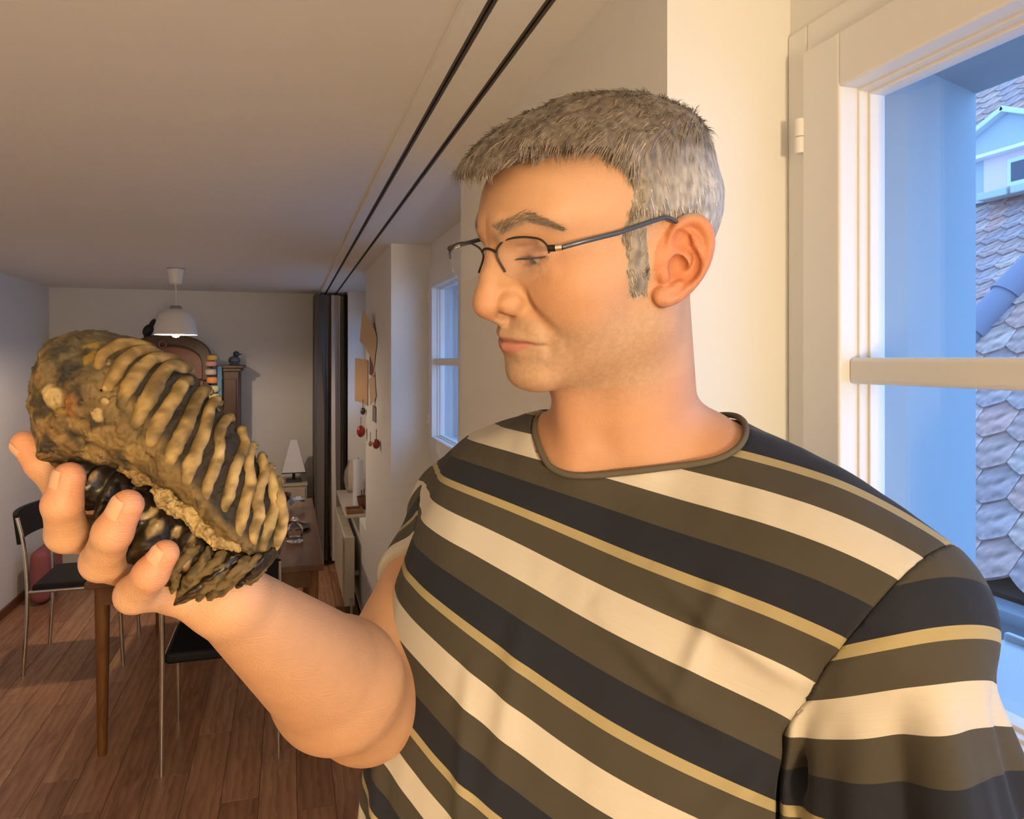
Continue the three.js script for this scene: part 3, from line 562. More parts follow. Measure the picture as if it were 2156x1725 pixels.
  // eyebrows and lashes
  const BROW = [[35, 10], [39, 18], [44, 27], [47.5, 36], [47, 43], [43, 50], [38, 56]];
  for (const sgn of [1, -1]) {
    const bl = [];
    for (let n = 0; n < 540; n++) {
      const f = R() * (BROW.length - 1.01), k = Math.floor(f), b0 = 1.5 + mix(BROW[k][0], BROW[k + 1][0], f - k), c = mix(BROW[k][1], BROW[k + 1][1], f - k), wd = 6.2 - 0.6 * f, b = b0 + (R() - 0.5) * 2 * wd * (0.6 + 0.4 * R());
      const a = faceA(b, c), q = new THREE.Vector3(...fromHead(a - 0.3, b, c * sgn)), up = headDir(0.8, 0.1, 0.4 * sgn).normalize();
      const d = headDir(-0.25 - 0.1 * f + 0.28, mix(0.75, -0.35, f / 6) + 0.5 * (R() - 0.5), (0.55 + 0.1 * f) * sgn).normalize();
      bl.push({ p: q, d, bend: up.clone().multiplyScalar(-0.25), l: 0.0075 * (0.6 + 0.6 * R()), w: 0.00022, c: mix3([0.1, 0.07, 0.05], [0.28, 0.22, 0.17], R()), up });
    }
    mesh('eyebrow', seat(strandsOf(bl)), hairMat, person);
    const la = [];
    for (let n = 0; n < 60; n++) { const f = n / 60 * (LIDS.length - 1.01), k = Math.floor(f), m = LIDS[k].map((v, i) => mix(v, LIDS[k + 1][i], f - k)); la.push({ p: new THREE.Vector3(...fromHead(m[0] + 0.3, m[1] + 3, m[2] * sgn)), d: headDir(0.8, -0.5, (0.1 + 0.08 * f) * sgn).normalize(), bend: headDir(0, 0.8, 0), l: 0.006, w: 0.00022, c: [0.02, 0.015, 0.012], up: headDir(0.3, 0.9, 0.2 * sgn).normalize() }); }
    mesh('eyelashes', seat(strandsOf(la)), hairMat, person);
  }
  // the t-shirt: front and back in one piece, two sleeves, a collar band
  const band = (v) => { v -= Math.floor(v); return v < 0.24 ? 0 : v < 0.475 ? 1 : v < 0.715 ? 2 : v < 0.785 ? 3 : 1; };
  const cols = [[194, 186, 173], [67, 62, 52], [27, 30, 40], [160, 146, 108]];
  const stripes = texture(8, 2048, (i, j) => { const k = 0.97 + 0.06 * hash3(i, j, 3); return cols[band((j + 0.5) / 2048)].map((v) => v * k); });
  const weave = texture(64, 64, (i, j) => { const v = 128 + 70 * Math.sin(i * Math.PI / 4) * Math.sin(j * Math.PI / 4) + 40 * (hash3(i, j, 1) - 0.5); return [v, v, v]; }, { srgb: false, repeat: [40, 14] });
  const cloth = new THREE.MeshPhysicalMaterial({ map: stripes, roughness: 0.95, sheen: 0.25, sheenRoughness: 0.6, sheenColor: new THREE.Color(0.4, 0.38, 0.35), bumpMap: weave, bumpScale: 0.00015 });
  const torso = surface(torsoF, [-0.2, 0.9, -0.95], [0.45, 1.66, -0.35], 0.004);
  uvs(torso, (x, y, z) => [(x + z) * 8, torsoStripe(x, y, z)]);
  const shirt = mesh('t_shirt', seat(torso), cloth, person);
  const L = surface((x, y, z) => Math.max(smin(sleeveL(x, y, z), shirtF(x, y, z), 0.015) - 0.0012, -seamL(x, y, z) - 0.001, cap(x, y, z, SL, EL_L, 0.06, 0.09) - 0.016), [0.1, 1.15, -0.75], [0.5, 1.62, -0.3], 0.004);
  uvs(L, (x, y, z) => [(x + z) * 8, sleeveStripeL(x, y, z)]); mesh('sleeve', seat(L), cloth, shirt);
  const Rs = surface((x, y, z) => Math.max(smin(sleeveR(x, y, z), shirtF(x, y, z), 0.012) - 0.0012, -seamR(x, y, z) - 0.001, cap(x, y, z, SR, EL_R, 0.055, 0.056) - 0.012, along(SR, axR, x, y, z) - HEM_R), [-0.25, 1.25, -1.0], [0.05, 1.65, -0.5], 0.004);
  uvs(Rs, (x, y, z) => [(x + z) * 8, along(SR, axR, x, y, z) / 0.115 + 0.02]); mesh('sleeve', seat(Rs), cloth, shirt);
  const ring = []; // the collar follows the edge of the neck opening
  for (let i = 0; i < 96; i++) {
    const t = i / 96 * 2 * Math.PI, w = Math.cos(t) * 0.092, n = Math.sin(t) * 0.09; let q = [COLLAR[0] + w * TW[0] + n * TN[0], 1.585 + 0.25 * w - 0.2 * n, COLLAR[1] + w * TW[2] + n * TN[2]];
    for (let k = 0; k < 60; k++) for (const f of [(x, y, z) => shirtF(x, y, z) - 0.0012, (x, y, z) => collarCut(x, y, z) + 0.0014]) { // onto the cloth, then onto the edge of the opening
      const [x, y, z] = q, e = 0.002, d = f(x, y, z), g = [f(x + e, y, z) - f(x - e, y, z), f(x, y + e, z) - f(x, y - e, z), f(x, y, z + e) - f(x, y, z - e)].map((v) => v / (2 * e)), l = Math.max(0.2, g[0] ** 2 + g[1] ** 2 + g[2] ** 2); q = q.map((v, j) => v - 0.5 * d * g[j] / l);
    }
    ring.push(q);
  }
  const sm = ring.map((_, i) => [0, 1, 2].map((k) => { let s = 0; for (let j = -3; j <= 3; j++) s += ring[(i + j + ring.length) % ring.length][k]; return s / 7; }));
  const curve = new THREE.CatmullRomCurve3(sm.map((p) => new THREE.Vector3(...p)), true);
  const bandG = new THREE.TubeGeometry(curve, 240, 0.0027, 10, true);
  mesh('collar_band', seat(bandG), mat(lin(0x5a5346), 0.95), shirt);
  // trousers and shoes, below the picture
  const cloth2 = mat(0x2a2f3a, 0.95), hip = [[-0.085, 0], [0.095, 0]];
  const leg = (x, y, z) => { const [w, , n] = trunk(x, y, z); let d = ell(w, y, n, -0.005, 0.93, 0, 0.175, 0.14, 0.125); for (const s of [-0.09, 0.085]) d = smin(d, smin(cap(w, y, n, [s, 0.86, 0], [s * 1.1, 0.47, 0.01], 0.088, 0.066), cap(w, y, n, [s * 1.1, 0.47, 0.01], [s * 1.15, 0.09, -0.01], 0.066, 0.055), 0.02), 0.03); return Math.max(d, 0.055 - y); };
  mesh('trousers', seat(surface(leg, [-0.2, 0.02, -0.95], [0.35, 1.1, -0.35], 0.008)), cloth2, person);
  for (const s of [-0.103, 0.098]) mesh('shoe', seat(surface((x, y, z) => { const [w, , n] = trunk(x, y, z); return Math.max(smin(ell(w, y, n, s, 0.04, 0.07, 0.048, 0.05, 0.12), ell(w, y, n, s, 0.05, -0.02, 0.042, 0.06, 0.06), 0.03), 0.001 - y); }, [-0.3, -0.01, -0.95], [0.4, 0.14, -0.3], 0.006)), mat(0x3a2f28, 0.6), person);
}

// ---------- eyeglasses ----------
{
  const t = thing('eyeglasses', 'half-rimless dark metal eyeglasses on the face of the person in the striped t-shirt', 'glasses', [0, 0, 0], 0);
  const base = fromHead(106, 22, 0), put = (g) => g.translate(-base[0], -base[1], -base[2]);
  t.position.set(base[0] * Math.cos(YAW) + base[2] * Math.sin(YAW), base[1], -base[0] * Math.sin(YAW) + base[2] * Math.cos(YAW)); t.rotation.y = YAW;
  const dark = mat([0.06, 0.05, 0.045], 0.32, { metalness: 0.85 }), silver = mat([0.8, 0.76, 0.68], 0.18, { metalness: 1 }), blue = mat([0.08, 0.1, 0.14], 0.3, { metalness: 0.5 });
  const lensGlass = new THREE.MeshPhysicalMaterial({ color: 0xffffff, transmission: 1, thickness: 0, roughness: 0.01, ior: 1.5 });
  const H = (p) => fromHead(...p);
  const NEAR = [[108, 22, 12.5], [107.5, 27.5, 13.5], [104.5, 32.5, 18], [100.5, 35, 29], [94.5, 34.8, 42], [90.5, 32.5, 51], [88.8, 28, 55.5], [88.7, 23, 57]];
  const FARL = [[108.5, 21, -10], [109, 26, -12], [111, 30, -19], [113, 31.5, -30], [115.5, 30.5, -42], [117, 27, -51], [117, 23, -55], [116.5, 18, -57]];
  const NB2 = [[89.5, 14, 55.5], [92.5, 7, 50], [97, 4, 40], [101.5, 5, 27], [105, 9.5, 17]], FB2 = [[117, 10, -54], [117.5, 4, -48], [118, 1.5, -38], [116.5, 2.5, -26], [112, 8, -15]];
  for (const [top, bot] of [[NEAR, NB2], [FARL, FB2]]) {
    const rim = [bot[4], ...top].map(H); mesh('rim', put(tube(rim, 0.00085, 60, 8)), dark, t);
    const ring = new THREE.CatmullRomCurve3([...top, ...bot].map((p) => new THREE.Vector3(...H(p))), true).getPoints(60), c = ring.reduce((s, p) => s.add(p), new THREE.Vector3()).multiplyScalar(1 / ring.length);
    const fw = headDir(1, 0, 0).multiplyScalar(0.0009), pos = [], idx = [], n = ring.length;
    for (const o of [1, -1]) { pos.push(...c.clone().addScaledVector(fw, o + 1.2).toArray()); ring.forEach((p) => pos.push(...p.clone().addScaledVector(fw, o).toArray())); }
    for (let i = 0; i < n; i++) { const j = (i + 1) % n; idx.push(0, 1 + i, 1 + j, n + 1, n + 2 + j, n + 2 + i, 1 + i, n + 2 + i, 1 + j, 1 + j, n + 2 + i, n + 2 + j); }
    const g = new THREE.BufferGeometry(); g.setAttribute('position', new THREE.BufferAttribute(new Float32Array(pos), 3)); g.setIndex(idx); g.computeVertexNormals();
    mesh('lens', put(g), lensGlass, t);
  }
  mesh('bridge', put(tube([H([107.8, 24.5, 12.5]), H([109, 27, 5]), H([109.5, 27, -4]), H([109, 24.5, -10.5])], 0.001, 20, 8)), dark, t);
  for (const s of [1, -1]) mesh('nose_pad', put(new THREE.SphereGeometry(0.003, 14, 10).scale(0.6, 1.5, 0.8).translate(...H([100.5, 13, 9.5 * s]))), mat([0.8, 0.75, 0.65], 0.2), t);
  for (const s of [1, -1]) {
    const o = s > 0 ? NEAR[6] : FARL[5], off = s > 0 ? 0 : -1;
    const A = s > 0 ? [88.6, 26.5, 57] : [117, 26.5, -53], B = s > 0 ? [86, 26.5, 62] : [112, 26.5, -60], C = s > 0 ? [82.5, 26.6, 65.5] : [104, 26.6, -65.5];
    mesh('hinge', put(rod(H(A), H(B), 0.0026, 0.0026, 8)), dark, t);
    mesh('hinge_plate', put(rod(H(B), H(C), 0.0025, 0.0023, 8)), silver, t);
    const arm = s > 0 ? [C, [71, 28.4, 70.5], [41, 31, 77], [9, 35.5, 80], [0, 36.2, 80.5], [-11, 31, 80], [-24, 16, 77]] : [C, [71, 28.4, -72], [41, 31, -76], [9, 35.5, -78], [0, 36.2, -78.5], [-11, 31, -78], [-24, 16, -76]];
    mesh('temple', [put(tube(arm.slice(0, 3).map(H), 0.0019, 30, 10)), put(tube(arm.slice(2).map(H), 0.0017, 30, 10))], blue, t);
  }
}

// ---------- the fossil tooth: local metres, x to the right and z towards the viewer ----------
{
  const t = thing('fossil_tooth', 'large brown fossil molar with ochre enamel ridges, held up in the raised hand', 'fossil tooth');
  const T0 = [-0.1932, 1.6052, -0.39], MM = 0.001;                                       // outlines and lines below are in millimetres
  t.position.set(T0[0] * Math.cos(YAW) + T0[2] * Math.sin(YAW), T0[1], -T0[0] * Math.sin(YAW) + T0[2] * Math.cos(YAW)); t.rotation.y = YAW;
  const flatField = (poly) => { // signed distance to an outline, on a grid
    const q = poly.map((p) => [p[0] * MM, p[1] * MM]), n = 150, lo = -0.09, st = 0.18 / n, g = new Float32Array((n + 1) * (n + 1));
    for (let j = 0; j <= n; j++) for (let i = 0; i <= n; i++) {
      const x = lo + i * st, y = lo + j * st; let d = 1e9, s = 1;
      for (let k = 0, m = q.length - 1; k < q.length; m = k++) {
        const ex = q[m][0] - q[k][0], ey = q[m][1] - q[k][1], wx = x - q[k][0], wy = y - q[k][1], h = clamp((wx * ex + wy * ey) / (ex * ex + ey * ey)); d = Math.min(d, (wx - ex * h) ** 2 + (wy - ey * h) ** 2);
        const a = y >= q[k][1], b = y < q[m][1], c = ex * wy > ey * wx; if ((a && b && c) || (!a && !b && !c)) s = -s;
      }
      g[j * (n + 1) + i] = s * Math.sqrt(d);
    }
    return (x, y) => { const u = clamp((x - lo) / st, 0, n - 0.001), v = clamp((y - lo) / st, 0, n - 0.001), i = Math.floor(u), j = Math.floor(v), a = u - i, b = v - j, o = j * (n + 1) + i; return mix(mix(g[o], g[o + 1], a), mix(g[o + n + 1], g[o + n + 2], a), b); };
  };
  const puff = (f2, H, R) => (x, y, z) => { const d2 = f2(x, y) + R, h = Math.abs(z) - H + R; return Math.hypot(Math.max(d2, 0), Math.max(h, 0)) - R + Math.min(Math.max(d2, h), 0); };
  const crown2 = flatField([[-50.9,62.7],[-42.5,67.3],[-30.5,69.1],[-19.7,67.8],[-10.8,65.3],[-4.6,63.2],[1.1,58.6],[7.9,54.3],[13.8,50.2],[19.8,44.4],[24.6,36.7],[29.9,29.6],[37.6,21.4],[44.3,13.3],[50,4.1],[55.8,-5.1],[60.6,-15.3],[64.2,-26.5],[65.8,-37],[64.4,-45.9],[59.6,-50],[52.2,-48.4],[43.8,-43.8],[35.4,-36.2],[27,-29.8],[18.6,-21.4],[9,-16.3],[-1.7,-9.7],[-12.5,-4.6],[-24.5,-2],[-37.7,-3.8],[-47.3,-1.3],[-53.5,6.4],[-57.3,17.8],[-59.2,30.6],[-58.5,44.6],[-55.6,54.8]]);
  const root2 = flatField([[-44.9,5.1],[-30.5,7.6],[-16.1,5.1],[3.1,-3.8],[22.2,-17.8],[39,-31.9],[55.8,-43.3],[63.9,-48.4],[63.9,-54],[58.2,-59.1],[49.8,-64.2],[42.8,-68.3],[35.4,-71.9],[29.4,-73.4],[23.4,-76],[18.6,-73.9],[12.6,-71.9],[7.4,-68.3],[-1.3,-61.7],[-10.4,-53],[-19,-40.8],[-27.6,-23.5],[-33.8,-10.2]]);
  const crownP = puff(crown2, 0.037, 0.034), rootP = puff(root2, 0.031, 0.026);
  const uv = (x, y) => [0.784 * x - 0.62 * y, 0.62 * x + 0.784 * y];       // along and across the tooth
  const crownBase = (x, y, z) => crownP(x, y, z + 0.002 + 0.1 * Math.max(0, -y - 0.02) * 0);
  const rough = (x, y) => { const [u, v] = uv(x, y); return smooth(0.022, -0.012, v + 0.25 * u + 0.006 * noise(x * 90, y * 90, 2)) ; };   // rough towards the root, smooth on the chewing side
  const OCHRE = lin(0x644b23), TAN = lin(0x7d6439), OLIVE = lin(0x3f341b), DARK = [0.013, 0.0095, 0.006], CREAM = lin(0xa48c5e), YELLOW = lin(0x7c611b), RUST = lin(0x724819), BLACK = lin(0x16100c);
  const BLOBS = [[-31.3, 35.5, 5.2, 5.6, CREAM], [-22.1, 32.3, 3.1, 6.1, RUST], [-27.3, 28.6, 2.8, 2.3, YELLOW], [-29.5, 24.6, 4.2, 3.3, OCHRE], [-39.6, 44.3, 3.3, 5.2, OCHRE], [-6.5, 40.8, 2.1, 1.9, CREAM], [-6.2, 34.5, 1.9, 1.6, CREAM], [-11.8, 52, 2.1, 1.6, CREAM], [-20.5, 60.8, 3.8, 1.9, YELLOW], [-18.5, 54.8, 2.3, 2.8, YELLOW], [-9.4, 28.1, 2.8, 3.8, CREAM], [-4.9, 15.1, 10.3, 6.1, TAN], [-16.4, 5.9, 7, 5.2, TAN], [-28, 9.8, 5.2, 4.7, OCHRE], [-36, 15, 3.8, 3.8, BLACK], [-31.4, 19.8, 4.7, 2.8, OCHRE], [-42.7, 5.6, 5.6, 2.3, OCHRE], [7.4, 6.8, 6.1, 4.7, TAN], [4.1, 19.9, 4.2, 4.7, OCHRE], [-42.1, 25.4, 2.3, 3.3, OLIVE]];
  const crownF = (x, y, z) => {
    let d = crownBase(x, y, z); if (d > 0.012 || d < -0.012) return d;
    const below = (x / MM + 1.4) * 0.804 + (y / MM - 44.2) * 0.594, r = Math.max(rough(x, y), smooth(4, -4, below)); d -= 0.00035 * noise(x * 700, y * 700, z * 700) + 0.0014 * fbm(x * 70, y * 70, z * 70, 4) + r * (0.0034 * fbm(x * 130 + 9, y * 130, z * 130, 3) + 0.0012 * Math.abs(noise(x * 420, y * 420, z * 420)));
    if (z > 0) for (const [bx, by, rx, ry, c] of BLOBS) { const e = ((x / MM - bx) / rx) ** 2 + ((y / MM - by) / ry) ** 2; if (e < 1.5 && c !== BLACK) d -= 0.0015 * smooth(1.4, 0.3, e); }
    const [u, v] = uv(x, y); d += 0.0016 * smooth(-2, 6, below) * (0.5 + 0.5 * Math.sin(u * 760 + v * 60)) * smooth(-0.035, -0.015, u);
    return d;
  };
  const rootF = (x, y, z) => {
    let d = rootP(x, y, z); if (d > 0.014 || d < -0.014) return d;
    const [u, v] = uv(x, y); d -= 0.0028 * Math.sin(u * 420 + 14 * noise(x * 40, y * 40, 7) * 0.2) + 0.0022 * fbm(x * 110, y * 110, z * 110, 4) + 0.0012 * noise(x * 330, y * 330, z * 330); return d;
  };
  const front = (f) => (x, y) => { let z = 0.06; for (let i = 0; i < 90; i++) { const d = f(x, y, z); if (d < 0.0002) return z; z -= Math.max(d * 0.7, 0.0002); if (z < -0.005) return -0.005; } return z; };
  const crownZ = front(crownBase), rootZ = front(rootP);
  const crownTone = (x, y, z) => {
    const [u, v] = uv(x, y), n1 = fbm(x * 60, y * 60, z * 60, 4), n2 = fbm(x * 180 + 5, y * 180, z * 180, 3), px = x / MM, py = y / MM;
    let k = mix3(OLIVE, OCHRE, clamp(0.28 + 1.3 * n1 + 0.5 * n2)); k = mix3(k, lin(0x3d3420), 0.9 * smooth(0.03, 0.046, y + 0.2 * x) * smooth(0.0, -0.02, u)); k = mix3(k, DARK, clamp(0.25 - 1.4 * n2 + 0.4 * n1));
const below = ((x / MM + 1.4) * 0.804 + (y / MM - 44.2) * 0.594) + 2.5 * n1, groove = smooth(-3, 4, below) * smooth(-0.042, -0.026, u); k = mix3(k, DARK, 0.9 * groove);
    k = mix3(k, mix3(TAN, OLIVE, clamp(0.35 + 2.2 * n2)), 0.7 * smooth(2, -2, below) * smooth(-16, -10, below) * smooth(-0.05, -0.03, u));
    k = mix3(k, TAN, 0.6 * rough(x, y) * clamp(0.35 + 2.2 * n2 + n1));
    if (z > 0) for (const [bx, by, rx, ry, c] of BLOBS) { const e = ((px - bx + 3.5 * n2) / rx) ** 2 + ((py - by + 3.5 * n1) / ry) ** 2; if (e < 1.6) k = mix3(k, c, 0.8 * smooth(1.5, 0.6, e)); }
    return k.map((q) => q * (1 + 0.35 * n2));
  };
  const bone = new THREE.MeshPhysicalMaterial({ vertexColors: true, roughness: 0.78 });
  const rim = new THREE.MeshPhysicalMaterial({ vertexColors: true, roughness: 0.42, clearcoat: 0.15, clearcoatRoughness: 0.3 });
  mesh('crown', paint(surface(crownF, [-0.08, -0.062, -0.048], [0.082, 0.08, 0.048], 0.001), crownTone), bone, t);
  const PATCH = [[15.8, -29.5, 3.3, 4.7, CREAM], [10, -23.5, 3.8, 2.1, CREAM], [23.4, -33.6, 2.1, 3.5, CREAM], [21, -43.9, 1.4, 1.9, OCHRE], [0.8, -40.7, 1.9, 2.8, CREAM], [32.4, -42.4, 2.3, 8, TAN], [7.1, -37.9, 7, 3.3, OLIVE], [-16.7, -3.8, 1.9, 3.8, TAN]];
  mesh('root', paint(surface(rootF, [-0.06, -0.088, -0.042], [0.078, 0.018, 0.042], 0.001), (x, y, z) => {
    const n1 = fbm(x * 80, y * 80, z * 80, 4), n2 = noise(x * 300, y * 300, z * 300), px = x / MM, py = y / MM; let k = mix3(BLACK, OLIVE, clamp(0.12 + 1.0 * n1)); k = mix3(k, TAN, clamp(0.9 * n2 - 0.62));
    if (z > 0) for (const [bx, by, rx, ry, c] of PATCH) { const e = ((px - bx + 2.2 * n1) / rx) ** 2 + ((py - by + 2.2 * n2) / ry) ** 2; k = mix3(k, c, 0.85 * smooth(1.4, 0.7, e)); }
    return k;
  }), rim, t);
  // a ridge or a broken plate edge: a noisy tapered sweep lying on a surface
  const sweep = (pts, zAt, r0, r1, seed, { lift = 0.3, over = true, jag = 0.2, flat = 1 } = {}) => {
    const P3 = pts.map((p) => { const x = p[0] * MM, y = p[1] * MM; return new THREE.Vector3(x, y, zAt(x, y)); });
    if (over) { P3[0].lerp(P3[1], 0.12); P3[0].z -= 0.004; P3.unshift(P3[0].clone().add(new THREE.Vector3(-0.003, -0.002, -0.016))); P3[P3.length - 1].z -= 0.0022; }
    const c = new THREE.CatmullRomCurve3(P3), n = 64, m = 12, pos = [], idx = [];
    for (let i = 0; i <= n; i++) {
      const s = i / n, q = c.getPoint(s), tn = c.getTangent(s), side = new THREE.Vector3().crossVectors(tn, new THREE.Vector3(0.15, 0.15, 1)).normalize(), up = new THREE.Vector3().crossVectors(side, tn).normalize();
      const taper = Math.min(1, 0.6 + s * 3, 0.25 + (1 - s) * 2.6), r = mix(r0, r1, s) * taper;
      for (let j = 0; j < m; j++) { const a = j / m * 2 * Math.PI, k = 1 + jag * noise(q.x * 330 + Math.cos(a) * 1.2 + seed, q.y * 330 + Math.sin(a) * 1.2, seed) + jag * 0.5 * noise(q.x * 700 + Math.cos(a) * 2, q.y * 700 + Math.sin(a) * 2, seed + 4); const v = q.clone().addScaledVector(side, Math.cos(a) * r * k).addScaledVector(up, Math.sin(a) * r * k * flat + r * lift); pos.push(v.x, v.y, v.z); if (i < n) { const o = i * m + j, e = i * m + (j + 1) % m; idx.push(o, e, o + m, e, e + m, o + m); } }
    }
    for (const e of [0, n]) { const o = pos.length / 3, q = c.getPoint(e / n); pos.push(q.x, q.y, q.z); for (let j = 0; j < m; j++) { const a = e * m + j, b = e * m + (j + 1) % m; e ? idx.push(a, b, o) : idx.push(b, a, o); } }
    const g = new THREE.BufferGeometry(); g.setAttribute('position', new THREE.BufferAttribute(new Float32Array(pos), 3)); g.setIndex(idx); g.computeVertexNormals(); return g;
  };
  const RIDGES = [[[-2, 60.9], [-6.1, 62.6], [-10, 61], [-12.3, 57.6], [-12.3, 51.5], [-12.3, 48.9]], [[3.6, 57], [0.2, 58.8], [-2, 57.8], [-3.3, 52.8], [-4.5, 45.6], [-5.7, 40.3], [-6.2, 38.1]], [[10.1, 53.2], [6.3, 55], [5.3, 53.1], [4.3, 47.3], [2.9, 40.2], [1.3, 32.3], [0.6, 29.0]], [[14.9, 49.6], [13.2, 50.3], [13.4, 45.3], [12.5, 38.2], [10.2, 29.4], [8.1, 22.5], [7.2, 19.6]], [[20, 43], [20.7, 39.5], [20.3, 33.4], [18.7, 26.4], [17.1, 18.7], [16, 13.5], [15.5, 11.3]], [[25.2, 38.1], [27.1, 32.7], [28.3, 25.7], [28, 18.1], [26, 9.7], [24.9, 4.1], [24.4, 1.7]], [[30.4, 32.2], [33.1, 25.8], [35.6, 18.2], [35.3, 9.9], [33.8, 1.5], [32.7, -5.3], [32.2, -8.2]], [[37.6, 22.9], [40.2, 16.9], [43.4, 7.1], [42.8, -2.8], [41.6, -12], [41.1, -15.9]], [[44.4, 16.1], [48, 8.4], [50.4, -0.9], [50.7, -10.7], [49.8, -19], [49.4, -22.5]], [[50.3, 7.3], [53.7, -1.7], [56.8, -10.6], [56.7, -20.4], [56.1, -31.4], [55.8, -36.0]], [[55.3, 1.5], [58.6, -6.8], [60, -16], [61.7, -25.4], [61.1, -36.9], [60.8, -41.7]], [[59.6, -4.8], [63.3, -13.6], [64.1, -24.3], [64.8, -34.2], [63.1, -43.1], [62.4, -46.8]], [[64.1, -12.2], [67.2, -21.4], [68.6, -31.2], [66.3, -42.9], [62.7, -49.7], [61.2, -52.6]]];
  RIDGES.forEach((r, i) => { const w = 0.0028 + 0.0008 * Math.sin(Math.PI * Math.min(1, i / 7)); mesh('enamel_ridge', paint(sweep(r, crownZ, w * 0.92, w * 1.3, i * 7.3, { flat: 0.75, lift: 0.12 }), (x, y, z) => { const n = fbm(x * 150 + i, y * 150, z * 150, 3), m = fbm(x * 50, y * 50 + i, z * 50, 3); return mix3(mix3(mix3(mix3(OCHRE, TAN, clamp(i / 6 + 0.2 + 1.2 * m)), CREAM, clamp(i / 16 - 0.15 + 1.1 * n)), YELLOW, clamp(0.5 * m + 0.22 - i * 0.02)), OLIVE, clamp(0.2 - 1.3 * n)).map((q) => q * (1 + 0.4 * n)); }), bone, t); });
  const PLATES = [[[35,-38.1],[32.2,-43.2],[29.6,-48],[26.7,-55.2],[21.6,-64.8]],[[40.1,-40.8],[39.2,-47],[34.9,-52.5],[30.4,-59.4],[22.5,-68.4]],[[47.4,-43.5],[42,-49.2],[34.9,-55.6],[28.5,-63.3]],[[53.9,-46],[47,-53.1],[37.5,-62.7],[24.2,-76.4]],[[57.9,-47.3],[52.8,-53.5],[41.9,-64],[27.7,-75.4]],[[61.6,-47.9],[56.9,-52.8],[45.4,-64],[32.3,-74.7]],[[64,-53.1],[58.3,-59],[47.7,-68.4],[40,-73.2]]];
  PLATES.forEach((r, i) => mesh('root_plate', paint(sweep(r, (x, y) => Math.max(rootZ(x, y), 0.004), 0.0027, 0.0022, 90 + i * 3.7, { over: false, jag: 0.6, lift: 0.5 }), (x, y, z) => { const n = fbm(x * 240 + i, y * 240, z * 240, 3); return mix3(mix3(TAN, OLIVE, clamp(0.4 + 1.8 * n)), BLACK, clamp(-1.6 * n + 0.15)); }), bone, t));
  const onTop = ([x, y, r]) => [x * MM, y * MM, Math.max(crownZ(x * MM, y * MM), 0.0265) - 0.003, r * MM];
  const crustPath = [[12.1,-11.6,2.7],[17.6,-15.4,3.9],[23.6,-20.2,3.9],[29.6,-23.1,3.6],[34.4,-27.8,3.9],[40.4,-33.1,4.2],[45.6,-37.4,3.9],[51.2,-40.3,3.3],[56.7,-41.7,2.1]].map(onTop), crustTop = [[-2.3,-0.3,2.6],[4.4,-3.9,3.4],[9.7,-6.3,3.4],[14,-9.2,2.6]].map(onTop);
  for (const [path, a, b] of [[crustPath, CREAM, TAN], [crustTop, TAN, OCHRE]]) mesh('mineral_crust', paint(surface((x, y, z) => { const d = chain(x, y, z, path, 0.003); return d > 0.008 ? d : d - 0.0042 * fbm(x * 190, y * 190, z * 190, 4) - 0.0009 * noise(x * 700, y * 700, z * 700); }, [-0.02, -0.056, -0.03], [0.056, 0.004, 0.05], 0.0007), (x, y, z) => { const n = fbm(x * 300, y * 300, z * 300, 3); return mix3(a, b, clamp(0.3 - 1.6 * n)).map((q) => q * (1 + 0.3 * n)); }), bone, t);
}

// ---------- the dining end of the room ----------
const tableWood = mat(0xffffff, 0.22, { map: woodTexture(0x7a543a, 0x5b3b28, 21, 6) });
const legWood = mat(0xffffff, 0.35, { map: woodTexture(0x8a5d36, 0x6b4426, 33, 4) });
const cabinetWood = mat(0xffffff, 0.4, { map: woodTexture(0x51301f, 0x38200f, 41, 5) });
const redWood = mat(0xffffff, 0.35, { map: woodTexture(0x84422c, 0x6e3322, 52, 4) });
{
  const t = thing('dining_table', 'long brown wooden dining table with tapered legs under the pendant lamp', 'table', [-0.32, 0, -4.115]);
  mesh('tabletop', box(-0.47, 0.47, 0.722, 0.75, -0.8, 0.8, 0.004), tableWood, t);
  mesh('apron', [box(-0.42, 0.42, 0.64, 0.722, 0.73, 0.75), box(-0.42, 0.42, 0.64, 0.722, -0.75, -0.73), box(-0.42, -0.4, 0.64, 0.722, -0.73, 0.73), box(0.4, 0.42, 0.64, 0.722, -0.73, 0.73)], tableWood, t);
  for (const sx of [-1, 1]) for (const sz of [-1, 1]) { const g = new THREE.CylinderGeometry(0.036, 0.022, 0.722, 4, 1).rotateY(Math.PI / 4); mesh('leg', g.translate(sx * 0.425, 0.361, sz * 0.7), legWood, t); }
}
